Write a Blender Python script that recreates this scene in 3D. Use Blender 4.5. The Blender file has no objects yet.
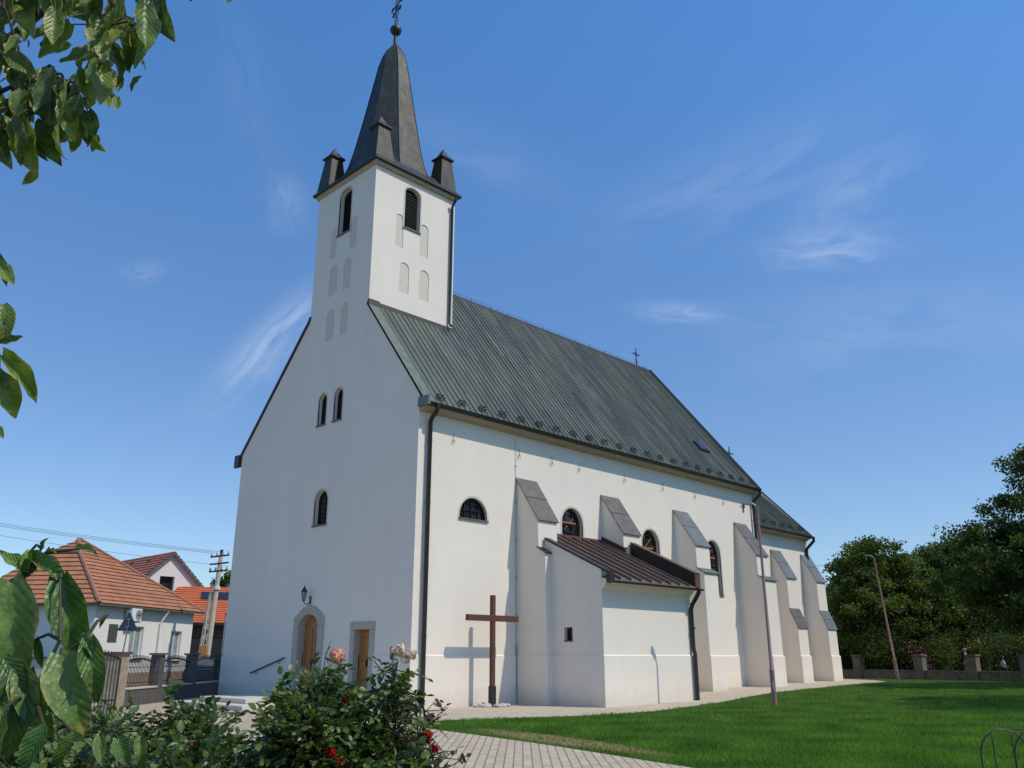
import bpy, bmesh, math, random
import numpy as np
from mathutils import Vector, Matrix, noise as mnoise

random.seed(7); RNG = np.random.default_rng(11)
SC = bpy.context.scene
COL = SC.collection
R = math.radians

# ------------------------------------------------------------------ camera
CAM = Vector((-18.1, -22.47, 1.6)); YAW = R(44.64); PITCH = R(17.86)
cd = bpy.data.cameras.new('camera'); cam = bpy.data.objects.new('camera', cd); COL.objects.link(cam)
cam.location = CAM
cam.rotation_euler = (math.pi/2 + PITCH, 0, YAW - math.pi/2)
cd.sensor_fit = 'HORIZONTAL'; cd.sensor_width = 36.0; cd.lens = 846.4/1024*36.0
cd.clip_start = 0.05; cd.clip_end = 5000
SC.camera = cam
AHEAD = Vector((math.cos(YAW), math.sin(YAW), 0)); RIGHT = Vector((math.sin(YAW), -math.cos(YAW), 0))
def site(d, l, z):                       # metres ahead of / right of where the viewer stands
    p = CAM + AHEAD*d + RIGHT*l
    return Vector((p.x, p.y, z))

# ------------------------------------------------------------------ light
SUN = Vector((0.38, -1.0, 1.48)).normalized()
w = bpy.data.worlds.new('World'); SC.world = w; w.use_nodes = True
nt = w.node_tree; nt.nodes.clear()
def N(nt, t, **kw):
    n = nt.nodes.new(t)
    for k, v in kw.items():
        if k in n.inputs.keys() if isinstance(k, str) else False: n.inputs[k].default_value = v
        else: setattr(n, k, v)
    return n
L = lambda nt, a, b: nt.links.new(a, b)
sky = N(nt, 'ShaderNodeTexSky'); sky.sky_type = 'NISHITA'; sky.sun_disc = False
sky.sun_elevation = math.asin(SUN.z); sky.sun_rotation = math.atan2(SUN.x, SUN.y)
sky.altitude = 100; sky.air_density = 1.0; sky.dust_density = 0.35; sky.ozone_density = 3.0
tc = N(nt, 'ShaderNodeTexCoord')
bg = N(nt, 'ShaderNodeBackground'); bg.inputs['Strength'].default_value = 0.109
out = N(nt, 'ShaderNodeOutputWorld')
hs = N(nt, 'ShaderNodeHueSaturation'); hs.inputs['Saturation'].default_value = 1.0; hs.inputs['Value'].default_value = 1.0
L(nt, sky.outputs['Color'], hs.inputs['Color'])
# thin cirrus, defined by direction in the sky: each wisp a patch (azimuth, elevation, spread, direction) times streaky noise
sepn = N(nt, 'ShaderNodeSeparateXYZ'); L(nt, tc.outputs['Generated'], sepn.inputs[0])
def M(op, a, b=None, c=None, nt=nt):
    n = nt.nodes.new('ShaderNodeMath'); n.operation = op
    for i, v in enumerate((a, b, c)):
        if v is None: continue
        if isinstance(v, (int, float)): n.inputs[i].default_value = v
        else: nt.links.new(v, n.inputs[i])
    return n.outputs[0]
az = M('ARCTAN2', sepn.outputs[1], sepn.outputs[0]); el = M('ARCSINE', sepn.outputs[2])
comb = N(nt, 'ShaderNodeCombineXYZ'); L(nt, az, comb.inputs[0]); L(nt, el, comb.inputs[1])
def wisp(a0, e0, ang, la, wa, amp, seed):
    da = M('MULTIPLY', M('SUBTRACT', az, R(a0)), math.cos(R(e0))); de = M('SUBTRACT', el, R(e0))
    c, s = math.cos(R(ang)), math.sin(R(ang))
    u = M('ADD', M('MULTIPLY', da, c), M('MULTIPLY', de, s)); v = M('ADD', M('MULTIPLY', da, -s), M('MULTIPLY', de, c))
    cb = N(nt, 'ShaderNodeCombineXYZ'); L(nt, M('MULTIPLY', u, 1/R(la)), cb.inputs[0]); L(nt, M('MULTIPLY', v, 1/R(wa)), cb.inputs[1]); cb.inputs[2].default_value = seed
    nz = N(nt, 'ShaderNodeTexNoise'); nz.inputs['Scale'].default_value = 1.3; nz.inputs['Detail'].default_value = 7; nz.inputs['Roughness'].default_value = 0.55; nz.inputs['Distortion'].default_value = 0.5
    L(nt, cb.outputs[0], nz.inputs['Vector'])
    vw = M('ADD', M('MULTIPLY', v, 1/R(wa)), M('MULTIPLY', M('SUBTRACT', nz.outputs['Fac'], 0.5), 1.5))
    r2 = M('ADD', M('POWER', M('MULTIPLY', u, 1/R(la)), 2.0), M('POWER', vw, 2.0))
    g = M('POWER', 2.718, M('MULTIPLY', r2, -1.0))
    t = N(nt, 'ShaderNodeMapRange'); t.inputs['From Min'].default_value = 0.25; t.inputs['From Max'].default_value = 0.8
    L(nt, nz.outputs['Fac'], t.inputs['Value'])
    return M('MULTIPLY', M('MULTIPLY', g, t.outputs[0]), amp)
tot = None
for a in [(61.6, 20.0, -52, 4.4, 1.1, .62, 1.0), (70.2, 23.2, -20, 1.2, .6, .2, 5.0), (61.2, 29.0, 75, 1.8, 1.2, .2, 7.0), (64.5, 34.5, 70, 5, 1.6, .07, 11.0),
          (32.6, 22.3, 8, 2.6, .6, .4, 6.0), (21.8, 25.3, 6, 3.6, 1.1, .42, 4.0), (28.2, 30.6, -16, 7.5, 2.2, .22, 8.0), (20.5, 28.5, -30, 3.5, 1.6, .26, 3.0), (20, 20.2, 5, 8, 2.6, .2, 9.0), (47, 33, 20, 6, 2.0, .1, 12.0)]:
    o_ = wisp(*a); tot = o_ if tot is None else M('ADD', tot, o_)
hz = M('POWER', M('SUBTRACT', 1.0, M('MAXIMUM', sepn.outputs[2], 0.0)), 6.0)
tot = M('MINIMUM', M('MULTIPLY', tot, .8), 0.6)
elf = N(nt, 'ShaderNodeMapRange'); elf.interpolation_type = 'SMOOTHSTEP'; elf.inputs['From Min'].default_value = R(6); elf.inputs['From Max'].default_value = R(48); L(nt, el, elf.inputs['Value'])
tint = N(nt, 'ShaderNodeMix'); tint.data_type = 'RGBA'; tint.inputs[6].default_value = (.93, 1.05, 1.19, 1); tint.inputs[7].default_value = (.80, 1.40, 1.82, 1); L(nt, elf.outputs[0], tint.inputs[0])
mul = N(nt, 'ShaderNodeMix'); mul.data_type = 'RGBA'; mul.blend_type = 'MULTIPLY'; mul.inputs[0].default_value = 1.0; L(nt, hs.outputs['Color'], mul.inputs[6]); L(nt, tint.outputs[2], mul.inputs[7])
mixc = N(nt, 'ShaderNodeMix'); mixc.data_type = 'RGBA'; mixc.inputs[7].default_value = (7.5, 8.2, 9.2, 1)
L(nt, tot, mixc.inputs[0]); L(nt, mul.outputs[2], mixc.inputs[6])
L(nt, mixc.outputs[2], bg.inputs['Color']); L(nt, bg.outputs[0], out.inputs['Surface'])

sd = bpy.data.lights.new('sun', 'SUN'); sun = bpy.data.objects.new('sun', sd); COL.objects.link(sun)
sd.energy = 3.15; sd.angle = R(0.53); sd.color = (0.965, 0.895, 0.76)
sun.rotation_euler = (-SUN).to_track_quat('-Z', 'Y').to_euler()
sun.location = (0, -20, 40)
vs = SC.view_settings; vs.view_transform = 'Standard'; vs.look = 'None'; vs.gamma = 1.0; vs.exposure = 0.08; vs.use_curve_mapping = False
SC.cycles.max_bounces = 6

# ------------------------------------------------------------------ materials
def new_mat(name):
    m = bpy.data.materials.new(name); m.use_nodes = True
    t = m.node_tree; return m, t, t.nodes['Principled BSDF']
def ramp(t, fac, stops):
    r = t.nodes.new('ShaderNodeValToRGB'); e = r.color_ramp.elements
    while len(e) < len(stops): e.new(0.5)
    for i, (p, c) in enumerate(stops):
        e[i].position = p; e[i].color = (*c, 1)
    t.links.new(fac, r.inputs[0]); return r.outputs[0]
def tex_noise(t, scale, detail=5, rough=0.55, vec=None, stretch=None, dist=0.0):
    n = t.nodes.new('ShaderNodeTexNoise'); n.inputs['Scale'].default_value = scale; n.inputs['Detail'].default_value = detail
    n.inputs['Roughness'].default_value = rough; n.inputs['Distortion'].default_value = dist
    c = t.nodes.new('ShaderNodeTexCoord')
    src = vec or c.outputs['Object']
    if stretch:
        mp = t.nodes.new('ShaderNodeMapping'); mp.inputs['Scale'].default_value = stretch; t.links.new(src, mp.inputs[0]); src = mp.outputs[0]
    t.links.new(src, n.inputs['Vector']); return n.outputs['Fac']
def bump(t, p, h, strength=0.3, dist=0.02):
    b = t.nodes.new('ShaderNodeBump'); b.inputs['Strength'].default_value = strength; b.inputs['Distance'].default_value = dist
    t.links.new(h, b.inputs['Height']); t.links.new(b.outputs[0], p.inputs['Normal'])
def mixrgb(t, fac, a, b, mode='MIX'):
    n = t.nodes.new('ShaderNodeMix'); n.data_type = 'RGBA'; n.blend_type = mode
    for i, v in ((0, fac), (6, a), (7, b)):
        if isinstance(v, (int, float)): n.inputs[i].default_value = v
        elif isinstance(v, tuple): n.inputs[i].default_value = (*v, 1)
        else: t.links.new(v, n.inputs[i])
    return n.outputs[2]
def simple(name, c1, c2=None, rough=0.7, scale=3.0, stretch=None, bs=0.15, bscale=40, metal=0.0, spec=0.5, bd=0.01):
    m, t, p = new_mat(name)
    c2 = c2 or tuple(x*0.75 for x in c1)
    t.links.new(ramp(t, tex_noise(t, scale, 6, .6, stretch=stretch), [(.3, c2), (.7, c1)]), p.inputs['Base Color'])
    p.inputs['Roughness'].default_value = rough; p.inputs['Metallic'].default_value = metal; p.inputs['Specular IOR Level'].default_value = spec
    if bs: bump(t, p, tex_noise(t, bscale, 4), bs, bd)
    return m

def plaster(name, c1, c2, grime=True):
    m, t, p = new_mat(name)
    base = ramp(t, tex_noise(t, .5, 8, .65), [(.3, c2), (.68, c1)])
    st = tex_noise(t, 1.2, 6, .6, stretch=(1.6, 1.6, .12))
    col = mixrgb(t, .07, base, ramp(t, st, [(.35, tuple(x*.72 for x in c2)), (.62, c1)]))
    if grime:
        # splash-back dirt just over the ground, with an uneven edge of its own
        c = t.nodes.new('ShaderNodeTexCoord'); s = t.nodes.new('ShaderNodeSeparateXYZ'); t.links.new(c.outputs['Object'], s.inputs[0])
        h = M('ADD', s.outputs[2], M('MULTIPLY', tex_noise(t, 2.2, 6, .7), -.9, nt=t), nt=t)
        f = t.nodes.new('ShaderNodeMapRange'); f.inputs['From Min'].default_value = .25; f.inputs['From Max'].default_value = -.35
        f.inputs['To Min'].default_value = 0; f.inputs['To Max'].default_value = .35; t.links.new(h, f.inputs['Value'])
        col = mixrgb(t, f.outputs[0], col, (.42, .37, .29))
    t.links.new(col, p.inputs['Base Color']); p.inputs['Roughness'].default_value = .88; p.inputs['Specular IOR Level'].default_value = .2
    bump(t, p, tex_noise(t, 55, 5, .7), .22, .012)
    return m
PLASTER = plaster('white_plaster', (.815, .735, .635), (.765, .685, .59))
NICHE = simple('beige_render', (.66, .605, .50), (.60, .545, .445), .9, 5)
HOUSEW = plaster('house_plaster', (.82, .775, .70), (.76, .715, .64))

def copper(name, dark, mid, pale, blue, seamrot=False):
    m, t, p = new_mat(name)
    a = tex_noise(t, 1.0, 7, .65, stretch=(3.2, .35, .35))
    b = tex_noise(t, .55, 6, .65, stretch=(1.6, .6, .6), dist=.5)
    c = tex_noise(t, 9, 5, .7, stretch=(2.0, .5, .5))
    # sheets: each strip between seams and each length of sheet has weathered by itself
    tcn = t.nodes.new('ShaderNodeTexCoord'); s = t.nodes.new('ShaderNodeSeparateXYZ'); t.links.new(tcn.outputs['Object'], s.inputs[0])
    sx = M('FLOOR', M('DIVIDE', M('SUBTRACT', s.outputs[0], .45, nt=t), .285, nt=t), nt=t)
    sy = M('FLOOR', M('DIVIDE', M('ADD', s.outputs[1], M('MULTIPLY', sx, .77, nt=t), nt=t), 1.15, nt=t), nt=t)
    cb = t.nodes.new('ShaderNodeCombineXYZ'); t.links.new(sx, cb.inputs[0]); t.links.new(sy, cb.inputs[1])
    wn = t.nodes.new('ShaderNodeTexWhiteNoise'); t.links.new(cb.outputs[0], wn.inputs['Vector'])
    col = ramp(t, a, [(.28, dark), (.5, mid), (.74, pale)])
    col = mixrgb(t, M('MULTIPLY', ramp(t, b, [(.47, (0, 0, 0)), (.6, (1, 1, 1))]), .8, nt=t), col, blue)
    col = mixrgb(t, .38, col, ramp(t, wn.outputs['Value'], [(0, tuple(x*.55 for x in dark)), (1, pale)]))
    col = mixrgb(t, .18, col, ramp(t, c, [(.35, dark), (.7, pale)]))
    gw = t.nodes.new('ShaderNodeMapRange'); gw.inputs['From Min'].default_value = 6.5; gw.inputs['From Max'].default_value = .5; gw.inputs['To Min'].default_value = 0; gw.inputs['To Max'].default_value = .55
    t.links.new(M('ADD', s.outputs[0], M('MULTIPLY', b, 3.0, nt=t), nt=t), gw.inputs['Value'])
    col = mixrgb(t, gw.outputs[0], col, (.115, .145, .105))      # the sheets by the tower are mixed greener
    t.links.new(col, p.inputs['Base Color']); t.links.new(ramp(t, b, [(.4, (.62, .62, .62)), (.65, (.42, .42, .42))]), p.inputs['Roughness']); p.inputs['Specular IOR Level'].default_value = .3
    bump(t, p, c, .25, .012)
    return m
ROOF = copper('weathered_copper', (.041, .047, .036), (.078, .088, .068), (.155, .172, .138), (.046, .054, .06))
SPIRE = None
def spire_mat():
    m, t, p = new_mat('weathered_sheet_metal')
    a = tex_noise(t, 2.2, 6, .6, stretch=(2, 2, .7)); 
    tcn = t.nodes.new('ShaderNodeTexCoord'); s = t.nodes.new('ShaderNodeSeparateXYZ'); t.links.new(tcn.outputs['UV'], s.inputs[0])
    br = t.nodes.new('ShaderNodeTexBrick'); br.offset = .5; br.inputs['Scale'].default_value = 1.0
    br.inputs['Brick Width'].default_value = .62; br.inputs['Row Height'].default_value = .55; br.inputs['Mortar Size'].default_value = .012
    br.inputs['Color1'].default_value = (.9, .9, .9, 1); br.inputs['Color2'].default_value = (1.12, 1.1, 1.05, 1); br.inputs['Mortar'].default_value = (.6, .6, .6, 1)
    t.links.new(tcn.outputs['UV'], br.inputs['Vector'])
    col = mixrgb(t, 1.0, ramp(t, a, [(.3, (.04, .038, .031)), (.7, (.08, .076, .061))]), br.outputs['Color'], 'MULTIPLY')
    t.links.new(col, p.inputs['Base Color']); p.inputs['Roughness'].default_value = .5; p.inputs['Metallic'].default_value = .65
    bump(t, p, M('ADD', M('MULTIPLY', br.outputs['Fac'], -.6, nt=t), M('MULTIPLY', tex_noise(t, 5, 3), .7, nt=t), nt=t), .28, .012)
    return m
SPIRE = spire_mat()
DARKMETAL = simple('dark_sheet_metal', (.026, .026, .025), (.016, .016, .016), .5, 6, bs=.08)
IRON = simple('black_iron', (.018, .018, .019), (.012, .012, .012), .5, 12, bs=.1)
BLACKPIPE = simple('black_painted_pipe', (.018, .017, .016), (.028, .022, .02), .35, 5, bs=.05)
BROWNROOF = simple('brown_painted_sheet', (.18, .127, .10), (.14, .098, .078), .42, 2.5, stretch=(3, .4, 1), bs=.05)
BROWNFLASH = simple('red_brown_flashing', (.155, .065, .042), (.11, .048, .034), .5, 4, bs=.05)
CAPBROWN = simple('brown_grey_sheet_cap', (.155, .135, .108), (.085, .073, .058), .5, 3.5, bs=.08)
CAPGREY = simple('grey_green_sheet_cap', (.17, .185, .18), (.10, .108, .105), .5, 3.5, bs=.08)
CAPGREEN = simple('green_patina_sheet', (.15, .175, .135), (.085, .10, .076), .55, 3.5, bs=.08)
CORNICE = simple('beige_brown_cornice', (.46, .38, .27), (.36, .29, .2), .8, 4)
STONE = simple('door_stone', (.50, .45, .37), (.38, .34, .275), .85, 9, bs=.35)
WOOD = simple('oak_stain', (.42, .19, .052), (.27, .105, .026), .45, 3.0, stretch=(9, 9, .6), bs=.1)
WOODDARK = simple('brown_window_wood', (.13, .06, .028), (.08, .036, .018), .5, 3, stretch=(6, 6, .8), bs=.1)
CROSSWOOD = simple('red_brown_wood', (.125, .045, .027), (.08, .03, .019), .6, 3, stretch=(8, 8, .7), bs=.2)
GLASSDARK, _t, _p = new_mat('dark_window_glass'); _p.inputs['Base Color'].default_value = (.012, .014, .017, 1); _p.inputs['Roughness'].default_value = .08
_t.links.new(ramp(_t, tex_noise(_t, 6, 3), [(.3, (.008, .009, .011)), (.7, (.03, .033, .036))]), _p.inputs['Base Color'])
GLASSPALE = simple('curtained_window_glass', (.30, .36, .36), (.16, .21, .22), .12, 3, bs=0)
WHITEPAINT = simple('white_paint', (.78, .78, .76), (.68, .68, .66), .5, 5, bs=.05)
CLEARG, _t, _p = new_mat('lantern_glass'); _p.inputs['Base Color'].default_value = (.5, .5, .48, 1); _p.inputs['Roughness'].default_value = .15; _p.inputs['Transmission Weight'].default_value = .6
def tile_mat(name, c1, c2, c3, rot, pitch_row=.33):
    m, t, p = new_mat(name)
    tcn = t.nodes.new('ShaderNodeTexCoord')
    br = t.nodes.new('ShaderNodeTexBrick'); br.offset = .0
    br.inputs['Scale'].default_value = 1; br.inputs['Brick Width'].default_value = .26; br.inputs['Row Height'].default_value = pitch_row; br.inputs['Mortar Size'].default_value = .008; br.inputs['Bias'].default_value = .1
    br.inputs['Color1'].default_value = (*c1, 1); br.inputs['Color2'].default_value = (*c2, 1); br.inputs['Mortar'].default_value = (*c3, 1)
    t.links.new(tcn.outputs['UV'], br.inputs['Vector'])
    n = tex_noise(t, 1.1, 7, .7)
    col = mixrgb(t, .35, br.outputs['Color'], ramp(t, n, [(.32, c3), (.5, c1), (.7, tuple(min(1, x*1.35) for x in c2))]))
    t.links.new(col, p.inputs['Base Color']); p.inputs['Roughness'].default_value = .8
    s = t.nodes.new('ShaderNodeSeparateXYZ'); t.links.new(tcn.outputs['UV'], s.inputs[0])
    fr = M('FRACT', M('DIVIDE', s.outputs[1], pitch_row, nt=t), nt=t)
    bump(t, p, M('SUBTRACT', 1.0, fr, nt=t), 1.0, .05)
    return m
TILEOLD = tile_mat('weathered_clay_tiles', (.38, .155, .075), (.46, .20, .10), (.20, .08, .045), 0)
TILERED = tile_mat('red_clay_tiles', (.36, .115, .07), (.30, .095, .06), (.2, .07, .045), 0)
TILENEW = tile_mat('bright_orange_tiles', (.58, .155, .055), (.54, .135, .05), (.3, .075, .03), 0, .36)
CONCRETE = simple('pale_concrete', (.60, .54, .43), (.47, .42, .33), .85, 4, bs=.3)
PALEPAVE = simple('pale_stone_step', (.62, .565, .475), (.50, .45, .37), .85, 3, bs=.2)
DARKSTONE = simple('dark_fence_stone', (.115, .108, .102), (.06, .058, .056), .85, 5, bs=.6, bscale=14, bd=.03)
WALLSTONE = simple('rubble_wall_stone', (.21, .17, .12), (.10, .08, .058), .9, 4, bs=.8, bscale=7, bd=.05)
PINKPOST = simple('faded_red_post_paint', (.30, .165, .15), (.235, .115, .105), .5, 3, stretch=(5, 5, .6), bs=.06)
GALV = simple('galvanised_steel', (.36, .37, .38), (.27, .28, .29), .42, 6, bs=.05, metal=.4)
BARK = simple('bark', (.10, .075, .052), (.045, .034, .025), .95, 6, stretch=(4, 4, .7), bs=.9, bscale=18, bd=.03)
TWIG = simple('green_brown_twig', (.11, .085, .035), (.06, .045, .022), .8, 20, bs=.2)
STALK = simple('green_rose_stalk', (.045, .06, .02), (.05, .035, .018), .6, 20, bs=.1)

def leaf_mat(name, a, b, edge=None, trans=.35, tt=(1.5, 1.7, .7),  rough=.45, veins=False, edgeamt=.0, spec=.5):
    m, t, p = new_mat(name)
    at = t.nodes.new('ShaderNodeAttribute'); at.attribute_name = 'rnd'
    col = ramp(t, at.outputs['Fac'], [(0.0, a), (1.0, b)])
    tcn = t.nodes.new('ShaderNodeTexCoord'); s = t.nodes.new('ShaderNodeSeparateXYZ'); t.links.new(tcn.outputs['UV'], s.inputs[0])
    u = M('ABSOLUTE', M('SUBTRACT', s.outputs[0], .5, nt=t), nt=t)
    if veins:
        mid = M('LESS_THAN', u, .018, nt=t)
        ph = M('FRACT', M('MULTIPLY', M('SUBTRACT', s.outputs[1], M('MULTIPLY', u, .75, nt=t), nt=t), 8.0, nt=t), nt=t)
        vein = M('MAXIMUM', mid, M('LESS_THAN', M('ABSOLUTE', M('SUBTRACT', ph, .5, nt=t), nt=t), .045, nt=t), nt=t)
        col = mixrgb(t, M('MULTIPLY', vein, .13, nt=t), col, tuple(min(1, x*2.1) for x in b))
        sm = M('MULTIPLY', M('ABSOLUTE', M('SUBTRACT', ph, .5, nt=t), nt=t), 2.0, nt=t)
        bump(t, p, M('ADD', M('MULTIPLY', sm, .3, nt=t), M('MULTIPLY', tex_noise(t, 38, 4), 1.7, nt=t), nt=t), .5, .006)
        col = mixrgb(t, ramp(t, tex_noise(t, 16, 4), [(.48, (0, 0, 0)), (.72, (.55, .55, .55))]), col, tuple(x*1.9 for x in b))
    if edge:
        n = tex_noise(t, 22, 5, .65)
        rad = M('MAXIMUM', M('MULTIPLY', u, 2.0, nt=t), M('SUBTRACT', M('MULTIPLY', s.outputs[1], 1.0, nt=t), .12, nt=t), nt=t)
        f = t.nodes.new('ShaderNodeMapRange'); f.inputs['From Min'].default_value = 1.0 - edgeamt; f.inputs['From Max'].default_value = 1.12 - edgeamt
        t.links.new(M('ADD', M('ADD', M('MULTIPLY', rad, .62, nt=t), M('MULTIPLY', n, .55, nt=t), nt=t), M('MULTIPLY', at.outputs['Fac'], .16, nt=t), nt=t), f.inputs['Value'])
        col = mixrgb(t, f.outputs[0], col, edge)
    t.links.new(col, p.inputs['Base Color']); p.inputs['Roughness'].default_value = rough; p.inputs['Specular IOR Level'].default_value = spec
    tr = t.nodes.new('ShaderNodeBsdfTranslucent'); sc_ = mixrgb(t, 1.0, col, tt, 'MULTIPLY'); t.links.new(sc_, tr.inputs['Color'])
    mx = t.nodes.new('ShaderNodeMixShader'); mx.inputs[0].default_value = trans
    o = t.nodes['Material Output']; t.links.new(p.outputs[0], mx.inputs[1]); t.links.new(tr.outputs[0], mx.inputs[2]); t.links.new(mx.outputs[0], o.inputs['Surface'])
    return m
LEAF_FAR = leaf_mat('tree_leaves', (.03, .055, .009), (.14, .185, .034), trans=.25, rough=.7, spec=.25)
LEAF_FAR2 = leaf_mat('dark_tree_leaves', (.024, .045, .009), (.10, .14, .027), trans=.22, rough=.7, spec=.25)
LEAF_YEL = leaf_mat('yellow_green_leaves', (.08, .09, .012), (.14, .15, .025), trans=.3)
LEAF_RED = leaf_mat('red_brown_leaves', (.05, .018, .012), (.09, .03, .018), trans=.25)
LEAF_BIG = leaf_mat('broad_leaf', (.03, .065, .01), (.14, .20, .036), edge=(.36, .31, .08), trans=.28, rough=.4, veins=True, edgeamt=.16)
LEAF_SHRUB = leaf_mat('curled_broad_leaf', (.04, .10, .012), (.12, .19, .032), edge=(.30, .26, .07), trans=.18, rough=.42, veins=True, edgeamt=.13)
LEAF_ROSE = leaf_mat('rose_leaf', (.022, .05, .01), (.15, .21, .045), edge=(.11, .055, .02), trans=.22, rough=.42, edgeamt=.02, spec=.4)
LEAF_ROSERED = leaf_mat('young_red_rose_leaf', (.07, .03, .018), (.11, .05, .025), trans=.2, rough=.36)
GRASSB = leaf_mat('grass_blade', (.032, .098, .007), (.20, .33, .045), trans=.4, rough=.55, spec=.3)
def petal_mat(name, a, b):
    m = leaf_mat(name, a, b, trans=.3, rough=.6, spec=.2, tt=(1.0, .95, .9)); return m
PETAL_PEACH = petal_mat('peach_petal', (.88, .44, .27), (.92, .62, .46))
PETAL_CREAM = petal_mat('cream_petal', (.90, .72, .52), (.92, .82, .68))
PETAL_RED = petal_mat('red_petal', (.45, .012, .014), (.55, .03, .025))
PETAL_DARK = petal_mat('dark_red_petal', (.10, .008, .010), (.16, .012, .014))
PETAL_YEL = petal_mat('yellow_petal', (.75, .50, .04), (.80, .6, .08))

# ------------------------------------------------------------------ mesh helpers
class MB:
    def __init__(s): s.v = []; s.f = []
    def add(s, vs, fs):
        o = len(s.v); s.v += [tuple(x) for x in vs]; s.f += [tuple(i + o for i in f) for f in fs]; return s
    def box(s, a, b):
        x0, y0, z0 = a; x1, y1, z1 = b
        return s.add([(x0,y0,z0),(x1,y0,z0),(x1,y1,z0),(x0,y1,z0),(x0,y0,z1),(x1,y0,z1),(x1,y1,z1),(x0,y1,z1)],
                     [(0,3,2,1),(4,5,6,7),(0,1,5,4),(1,2,6,5),(2,3,7,6),(3,0,4,7)])
    def obox(s, o, U, V, W):                       # oriented box: corner o and three edge vectors
        o, U, V, W = map(Vector, (o, U, V, W))
        p = [o, o+U, o+U+V, o+V, o+W, o+U+W, o+U+V+W, o+V+W]
        fs = [(0,3,2,1),(4,5,6,7),(0,1,5,4),(1,2,6,5),(2,3,7,6),(3,0,4,7)]
        if U.cross(V).dot(W) < 0: fs = [f[::-1] for f in fs]
        return s.add(p, fs)
    def prism(s, prof, O, U, V, W):                # 2D profile in U,V, pushed along W
        O, U, V, W = map(Vector, (O, U, V, W))
        n = len(prof); a = [O + U*p[0] + V*p[1] for p in prof]; b = [x + W for x in a]
        area = sum(prof[i][0]*prof[(i+1)%n][1] - prof[(i+1)%n][0]*prof[i][1] for i in range(n))
        flip = (area * U.cross(V).dot(W)) < 0
        fs = [tuple(range(n))[::-1], tuple(range(n, 2*n))] + [(i, (i+1)%n, n+(i+1)%n, n+i) for i in range(n)]
        if flip: fs = [f[::-1] for f in fs]
        return s.add(a + b, fs)
    def tube(s, pts, r, n=8, cap=True):
        pts = [Vector(p) for p in pts]; rs = r if isinstance(r, (list, tuple)) else [r]*len(pts)
        rings = []; up = None
        for i, p in enumerate(pts):
            d = (pts[min(i+1, len(pts)-1)] - pts[max(i-1, 0)]).normalized()
            if up is None: up = d.orthogonal().normalized()
            up = (up - d*up.dot(d)); up = up.normalized() if up.length > 1e-6 else d.orthogonal().normalized()
            sd_ = d.cross(up)
            rings.append([p + (up*math.cos(2*math.pi*k/n) + sd_*math.sin(2*math.pi*k/n))*rs[i] for k in range(n)])
        vs = [q for rg in rings for q in rg]; fs = []
        for i in range(len(pts)-1):
            for k in range(n):
                fs.append((i*n+k, i*n+(k+1)%n, (i+1)*n+(k+1)%n, (i+1)*n+k))
        if cap: fs += [tuple(range(n))[::-1], tuple(range((len(pts)-1)*n, len(pts)*n))]
        return s.add(vs, fs)
    def lathe(s, prof, c, n=16, ph=0.0):           # prof = (radius, z) rising
        vs = [(c[0]+r*math.cos(2*math.pi*k/n+ph), c[1]+r*math.sin(2*math.pi*k/n+ph), c[2]+z) for r, z in prof for k in range(n)]
        fs = [(i*n+k, i*n+(k+1)%n, (i+1)*n+(k+1)%n, (i+1)*n+k) for i in range(len(prof)-1) for k in range(n)]
        fs += [tuple(range(n))[::-1], tuple(range((len(prof)-1)*n, len(prof)*n))]
        return s.add(vs, fs)
    def mesh(s, name):
        me = bpy.data.meshes.new(name); me.from_pydata(s.v, [], s.f); me.update(); return me
BASE = {}
def wloc(o): return BASE.get(o.name, Vector((0, 0, 0)))
def obj(name, mb, mat, parent=None, smooth=False, bevel=0.0, seg=1):
    me = mb.mesh(name) if isinstance(mb, MB) else mb
    o = bpy.data.objects.new(name, me); COL.objects.link(o)
    if mat: me.materials.append(mat)
    if parent: o.parent = parent; o.location = -wloc(parent)
    if smooth:
        for p in me.polygons: p.use_smooth = True
        me.set_sharp_from_angle(angle=R(45))
    if bevel:
        md = o.modifiers.new('bevel', 'BEVEL'); md.width = bevel; md.segments = seg; md.limit_method = 'ANGLE'; md.angle_limit = R(40)
    return o
def tag(o, label, cat, group=None):
    o['label'] = label; o['category'] = cat
    if group: o['group'] = group
    return o
def thing(name, label, cat, loc, group=None):
    o = bpy.data.objects.new(name, None); COL.objects.link(o); o.location = loc; o.empty_display_size = .3
    BASE[o.name] = Vector(loc); return tag(o, label, cat, group)
def struct(name, mb, mat): 
    o = obj(name, mb, mat); o['kind'] = 'structure'; return o
def cut(o, mb):
    c = bpy.data.objects.new('cutter', mb.mesh('cutter')); COL.objects.link(c)
    c.location = (0, 0, 0)
    m = o.modifiers.new('cut', 'BOOLEAN'); m.operation = 'DIFFERENCE'; m.object = c; m.solver = 'EXACT'; m.use_self = True
    bpy.context.view_layer.update()
    dg = bpy.context.evaluated_depsgraph_get()
    me = bpy.data.meshes.new_from_object(o.evaluated_get(dg))
    o.modifiers.remove(m); old = o.data; o.data = me; me.name = old.name
    bpy.data.objects.remove(c)
def box_uv(me, f):
    uv = me.uv_layers.new(name='UVMap')
    for p in me.polygons:
        n = p.normal; h = Vector((-n.y, n.x, 0)); h = h.normalized() if h.length > 1e-4 else Vector((1, 0, 0)); g = n.cross(h)
        for li in p.loop_indices:
            co = me.vertices[me.loops[li].vertex_index].co; uv.data[li].uv = (co.dot(h)*f, co.dot(g)*f)
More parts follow.
